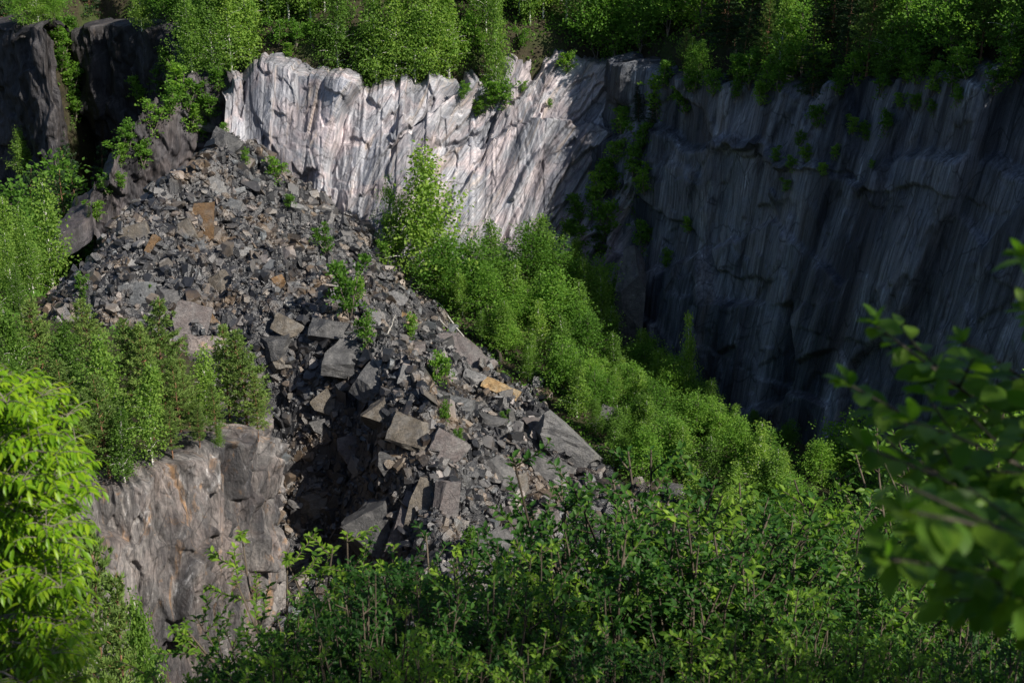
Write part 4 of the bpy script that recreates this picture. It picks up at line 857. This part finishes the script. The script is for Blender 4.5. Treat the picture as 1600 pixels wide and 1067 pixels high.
# ------------------------------------------------------------------ the bright tree at the left, with drooping compound leaves
def compound(g, base, d, L, size, pos, ax, nr, w):
    """one feather leaf: a curving stalk with paired drooping leaflets"""
    d = norm(d); s = np.linspace(0, 1, 5)[:, None]; side = norm(np.cross(d, (0, 0, 1.0)))
    B = base + d * L * s - np.array((0, 0, .38 * L)) * s ** 2; w.add(B, .0022 * (1 - .6 * s[:, 0]), 3)
    for q in (.3, .5, .68, .84):
        c = np.array([np.interp(q, s[:, 0], B[:, k]) for k in range(3)])
        for sg in (-1, 1):
            pos.append(c); ax.append(side * sg * .75 + d * .55 - np.array((0, 0, .55)) + g.normal(0, .12, 3)); nr.append(np.array((0, 0, 1.0)) + side * sg * .5 + d * .3 + g.normal(0, .2, 3))
    pos.append(B[-1]); ax.append(d * .7 - np.array((0, 0, .75))); nr.append(np.array((0, 0, 1.0)) + d * .6)
def ash_tree():
    g = np.random.default_rng(31); w = Wood(); pos = []; ax = []; nr = []
    foot = np.array((-2.75, 5.1, 0)); foot[2] = drop(foot[0], foot[1]); top = P(0, 590, 5.0)
    tt = np.linspace(0, 1, 8)[:, None]; T = foot + (np.array((-2.15, 5.0, top[2] + .05)) - foot) * tt + np.array((-.25, 0, 0)) * np.sin(np.pi * tt); w.add(T, .055 * (1 - .85 * tt[:, 0]), 8)
    ends = []
    for q in range(130):
        py = g.uniform(600, 1075); edge = np.interp(py, [590, 640, 690, 770, 830, 950, 1075], [40, 85, 100, 128, 112, 118, 140]); px = edge - abs(g.normal(0, 60)) - g.uniform(0, 25)
        if px > -90: ends.append((px, py, 5.0 + g.uniform(-.5, .6)))
    ends += [(36, 596, 5), (70, 622, 5), (100, 655, 5), (132, 760, 4.9), (120, 700, 5)]
    for i, (px, py, Yk) in enumerate(ends):
        e = P(px, py, Yk); t = np.clip((e[2] - .45 - foot[2]) / (T[-1, 2] - foot[2]), .1, .97); b = np.array([np.interp(t, tt[:, 0], T[:, k]) for k in range(3)])
        s = np.linspace(0, 1, 6)[:, None]; B = b + (e - b) * s + np.array((0, 0, .12)) * np.sin(np.pi * s); w.add(B, .011 * (1 - .8 * s[:, 0]) + .002, 4); d0 = norm(e - b)
        for q in (.45, .62, .78, .9, 1.0):
            c = np.array([np.interp(q, s[:, 0], B[:, k]) for k in range(3)])
            for m in range(3 if q < 1 else 4):
                a = g.uniform(0, 6.28); compound(g, c, d0 * .5 + np.array((math.cos(a), math.sin(a), .45)) * .8, g.uniform(.12, .19), .07, pos, ax, nr, w)
    pos = np.array(pos); n = len(pos); L = .056 * g.uniform(.5, 1.2, n); V, F = leaf_shaped(pos, np.array(ax), np.array(nr), L, L * .32, .2, .3)
    e = bpy.data.objects.new('ash_tree', None); C.objects.link(e); e.location = foot
    wv, wf = w.get(); mk('trunk', wv - foot, wf, B_GREY, e, smooth=True); mk('crown', V - foot, F, L_ASH, e, attrs={'rnd': ('POINT', 'FLOAT', np.repeat(g.random(n), 8))}, smooth=True)
    tag(e, 'bright yellow green tree with drooping feathered leaves at the lower left', 'ash tree')
ash_tree()

# ------------------------------------------------------------------ the near tree at the right whose branches reach in
def leaf_round(pos, axis, nrm, L, W, fold=.16, curl=.22):
    """a broad oval leaf on a short stalk: 14 verts"""
    axis = norm(axis); side = norm(np.cross(axis, nrm)); n2 = np.cross(side, axis); n = len(pos); L = np.asarray(L)[:, None]; W = np.asarray(W)[:, None]; rows = []
    for t, w in ((0, 0), (.14, .2), (.36, .44), (.62, .5), (.86, .3), (1, 0)):
        cc = pos + axis * L * t - n2 * L * curl * t * t
        rows.append(cc[:, None] if w == 0 else np.stack([cc + side * W * w + n2 * W * fold * w * 2, cc, cc - side * W * w + n2 * W * fold * w * 2], 1))
    V = np.concatenate(rows, 1); t = [[0, 2, 1], [0, 3, 2]]
    for r in range(3):
        i = 1 + 3 * r; t += [[i, i + 1, i + 4], [i, i + 4, i + 3], [i + 1, i + 2, i + 5], [i + 1, i + 5, i + 4]]
    t += [[10, 11, 13], [11, 12, 13]]
    return V.reshape(-1, 3), (np.array(t)[None] + (np.arange(n) * 14)[:, None, None]).reshape(-1, 3)
def near_tree():
    g = np.random.default_rng(57); w = Wood(); pos = []; ax = []; nr = []; sz = []
    foot = np.array((2.8, 2.6, 0)); foot[2] = drop(2.8, 2.6); T = foot + np.array([(0, 0, 0), (.03, 0, .7), (.0, .03, 1.4), (.06, .02, 2.2), (.1, 0, 3.2), (.3, -.1, 4.4), (.5, -.3, 5.4)]); w.add(T, np.array((.075, .068, .06, .052, .042, .03, .015)), 8)
    def bough(pts, r0, leaf, step, twig):
        p = np.array(pts); n = 30; t = np.concatenate([[0], np.cumsum(np.linalg.norm(np.diff(p, axis=0), axis=1))]); t = t / t[-1]; s = np.linspace(0, 1, n)
        # a smooth line through the points
        B = np.stack([np.interp(s, t, p[:, k]) for k in range(3)], -1); kern = np.array((.1, .2, .4, .2, .1))
        for k in range(3): B[:, k] = np.convolve(np.pad(B[:, k], 2, 'edge'), kern, 'valid')
        B += np.cumsum(g.normal(0, .006, (n, 3)), axis=0) * np.sin(np.pi * s)[:, None] + np.array((0, 0, -.10)) * (np.sin(np.pi * np.clip(s / .6, 0, 1)) * (len(p) > 3))[:, None]
        w.add(B, .7 * r0 * (1 - .85 * s) + .0012, 5)
        Lb = np.linalg.norm(np.diff(B, axis=0), axis=1).sum(); m = int(Lb / step); ph = g.random() * 6
        for i in range(m):
            q = .12 + .88 * (i + .5) / m; c = np.array([np.interp(q, s, B[:, k]) for k in range(3)]); d = norm(np.array([np.interp(min(1, q + .05), s, B[:, k]) for k in range(3)]) - np.array([np.interp(q - .05, s, B[:, k]) for k in range(3)]))
            e1 = norm(np.cross(d, (0, 0, 1.0))); sg = 1 if i % 2 else -1
            o = e1 * sg * .9 + d * .55 + np.array((0, 0, g.uniform(-.35, .3))) + g.normal(0, .15, 3)
            if twig and i % 3 != 2 and q < .93:
                Lt = twig * g.uniform(.6, 1.2) * (1.1 - .6 * q); u = np.linspace(0, 1, 4)[:, None]; Bt = c + norm(o) * Lt * u + np.array((0, 0, .06 * Lt)) * u; w.add(Bt, .0022 * (1 - .6 * u[:, 0]) + .0008, 3)
                k_ = max(4, int(Lt / (step * .62)))
                for j in range(k_):
                    qq = (j + 1) / k_; cc = np.array([np.interp(qq, u[:, 0], Bt[:, k]) for k in range(3)]); f1 = norm(np.cross(norm(o), (0, 0, 1.0)))
                    pos.append(cc); ax.append(norm(o) * .7 + f1 * (1 if j % 2 else -1) * .8 + np.array((0, 0, g.uniform(-.5, .15)))); nr.append(np.array((0, 0, 1.0)) + g.normal(0, .4, 3)); sz.append(leaf * g.uniform(.7, 1.15))
            else:
                pos.append(c); ax.append(o - np.array((0, 0, .2))); nr.append(np.array((0, 0, 1.0)) + g.normal(0, .35, 3)); sz.append(leaf * g.uniform(.75, 1.15))
        for j in range(5):
            a = j * 2.4; pos.append(B[-1]); ax.append(norm(B[-1] - B[-3]) * .7 + np.array((math.cos(a), math.sin(a), .3)) * .6); nr.append(np.array((0, 0, 1.0)) + g.normal(0, .3, 3)); sz.append(leaf * g.uniform(.5, .9))
    bt = lambda z: T[0] + (T[3] - T[0]) * ((z - T[0, 2]) / (T[3, 2] - T[0, 2]))
    def pt(px, py, Y): return P(px, py, Y)
    lf = .054
    for z0, tw, st, pts in [(-.9, .24, .024, [(1700, 720, 2.2), (1560, 640, 2.0), (1440, 560, 2.0), (1345, 492, 2.0)]), (-1.0, .24, .024, [(1680, 780, 2.1), (1540, 720, 1.95), (1420, 640, 1.9), (1300, 590, 1.9)]),
                            (-.8, .20, .026, [(1680, 640, 2.2), (1570, 560, 2.05), (1480, 525, 2.05)]), (-.6, 0, .03, [(1720, 480, 2.0), (1640, 420, 1.9), (1578, 392, 1.85)]), (-.7, .12, .028, [(1700, 580, 2.1), (1620, 500, 2.0), (1590, 470, 2.0)]),
                            (-1.2, .22, .022, [(1700, 860, 1.9), (1560, 790, 1.8), (1430, 720, 1.75), (1320, 690, 1.75)]), (-1.1, .22, .024, [(1700, 800, 1.8), (1600, 720, 1.75), (1480, 670, 1.7), (1390, 650, 1.7)]),
                            (-1.3, .20, .020, [(1720, 900, 1.4), (1620, 850, 1.25), (1500, 810, 1.15), (1370, 790, 1.15)]), (-1.3, .20, .020, [(1720, 930, 1.5), (1580, 900, 1.3), (1460, 870, 1.2), (1340, 870, 1.25)]),
                            (-1.4, .20, .022, [(1720, 900, 1.7), (1600, 860, 1.6), (1480, 830, 1.55), (1400, 830, 1.6)]), (-1.5, .16, .028, [(1700, 980, 1.7), (1560, 960, 1.6), (1440, 950, 1.6)])]:
        bough([bt(z0)] + [pt(*q) for q in pts], .010, lf, st, tw)
    for k_ in range(9):  # unseen boughs added over the camera to shade the nearest leaves
        e = np.array((.75 + .28 * (k_ % 3) + .2 * g.random(), -.75 + .4 * (k_ // 3) + .2 * g.random(), .75 + .25 * g.random())); b0 = T[4 if k_ % 2 else 5]; bough([b0, (b0 + e) / 2 + np.array((0, 0, .25)), e], .013, lf * 1.15, .05, .32)
    for k_ in range(4):  # more unseen boughs, added to darken the lower sprays with shade
        e = np.array((1.75 + .4 * (k_ % 3) + .15 * g.random(), .05 + .38 * (k_ // 3) + .15 * g.random(), .62 + .3 * g.random())); b0 = T[4 if k_ % 2 else 5]; bough([b0, (b0 + e) / 2 + np.array((0, 0, .2)), e], .013, lf * 1.15, .04, .32)
    # the crown above and to the right of the frame, which shades the bushes
    for i in range(60):
        t = g.uniform(.35, .98); b = np.array([np.interp(t, np.linspace(0, 1, 7), T[:, k]) for k in range(3)]); a = g.uniform(-1.2, 2.6); L = g.uniform(.9, 2.0) * (1.15 - .5 * t)
        e = b + np.array((math.cos(a) * L, math.sin(a) * L, .35 * L + g.normal(0, .1)))
        m_ = b + (e - b) * .5 + np.array((0, 0, .1))
        bad = False
        for q in (e, m_):
            if q[1] > .2 and q[0] / q[1] < .62 and q[2] < .45: bad = True
        if bad or (e[1] <= .2 and e[0] < .9): continue
        bough([b, m_, e], .014, lf * 1.1, .055, .34)
    n = len(pos); L = np.array(sz); V, F = leaf_round(np.array(pos), np.array(ax), np.array(nr), L, L * .56, .16, .22)
    e = bpy.data.objects.new('goat_willow_tree', None); C.objects.link(e); e.location = foot
    wv, wf = w.get(); mk('trunk', wv - foot, wf, B_TWIG, e, smooth=True); mk('crown', V - foot, F, L_ALDER, e, attrs={'rnd': ('POINT', 'FLOAT', np.repeat(g.random(n), 14))}, smooth=True)
    tag(e, 'near tree reaching in from the right with large blurred oval leaves', 'tree')
near_tree()

#plant(BROAD[1], 7.0, 3.0, drop(7.0, 3.0), 6.0, 'leafy tree on the near slope to the right of the bushes', 'deciduous tree')
plant(BIRCH[1], 6.9, 2.5, drop(7.5, 2.3), 6.3, 'unseen birch added on the near slope to shade the bushes', 'birch tree')  # out-of-frame tree added to throw dappled shade on the bushes
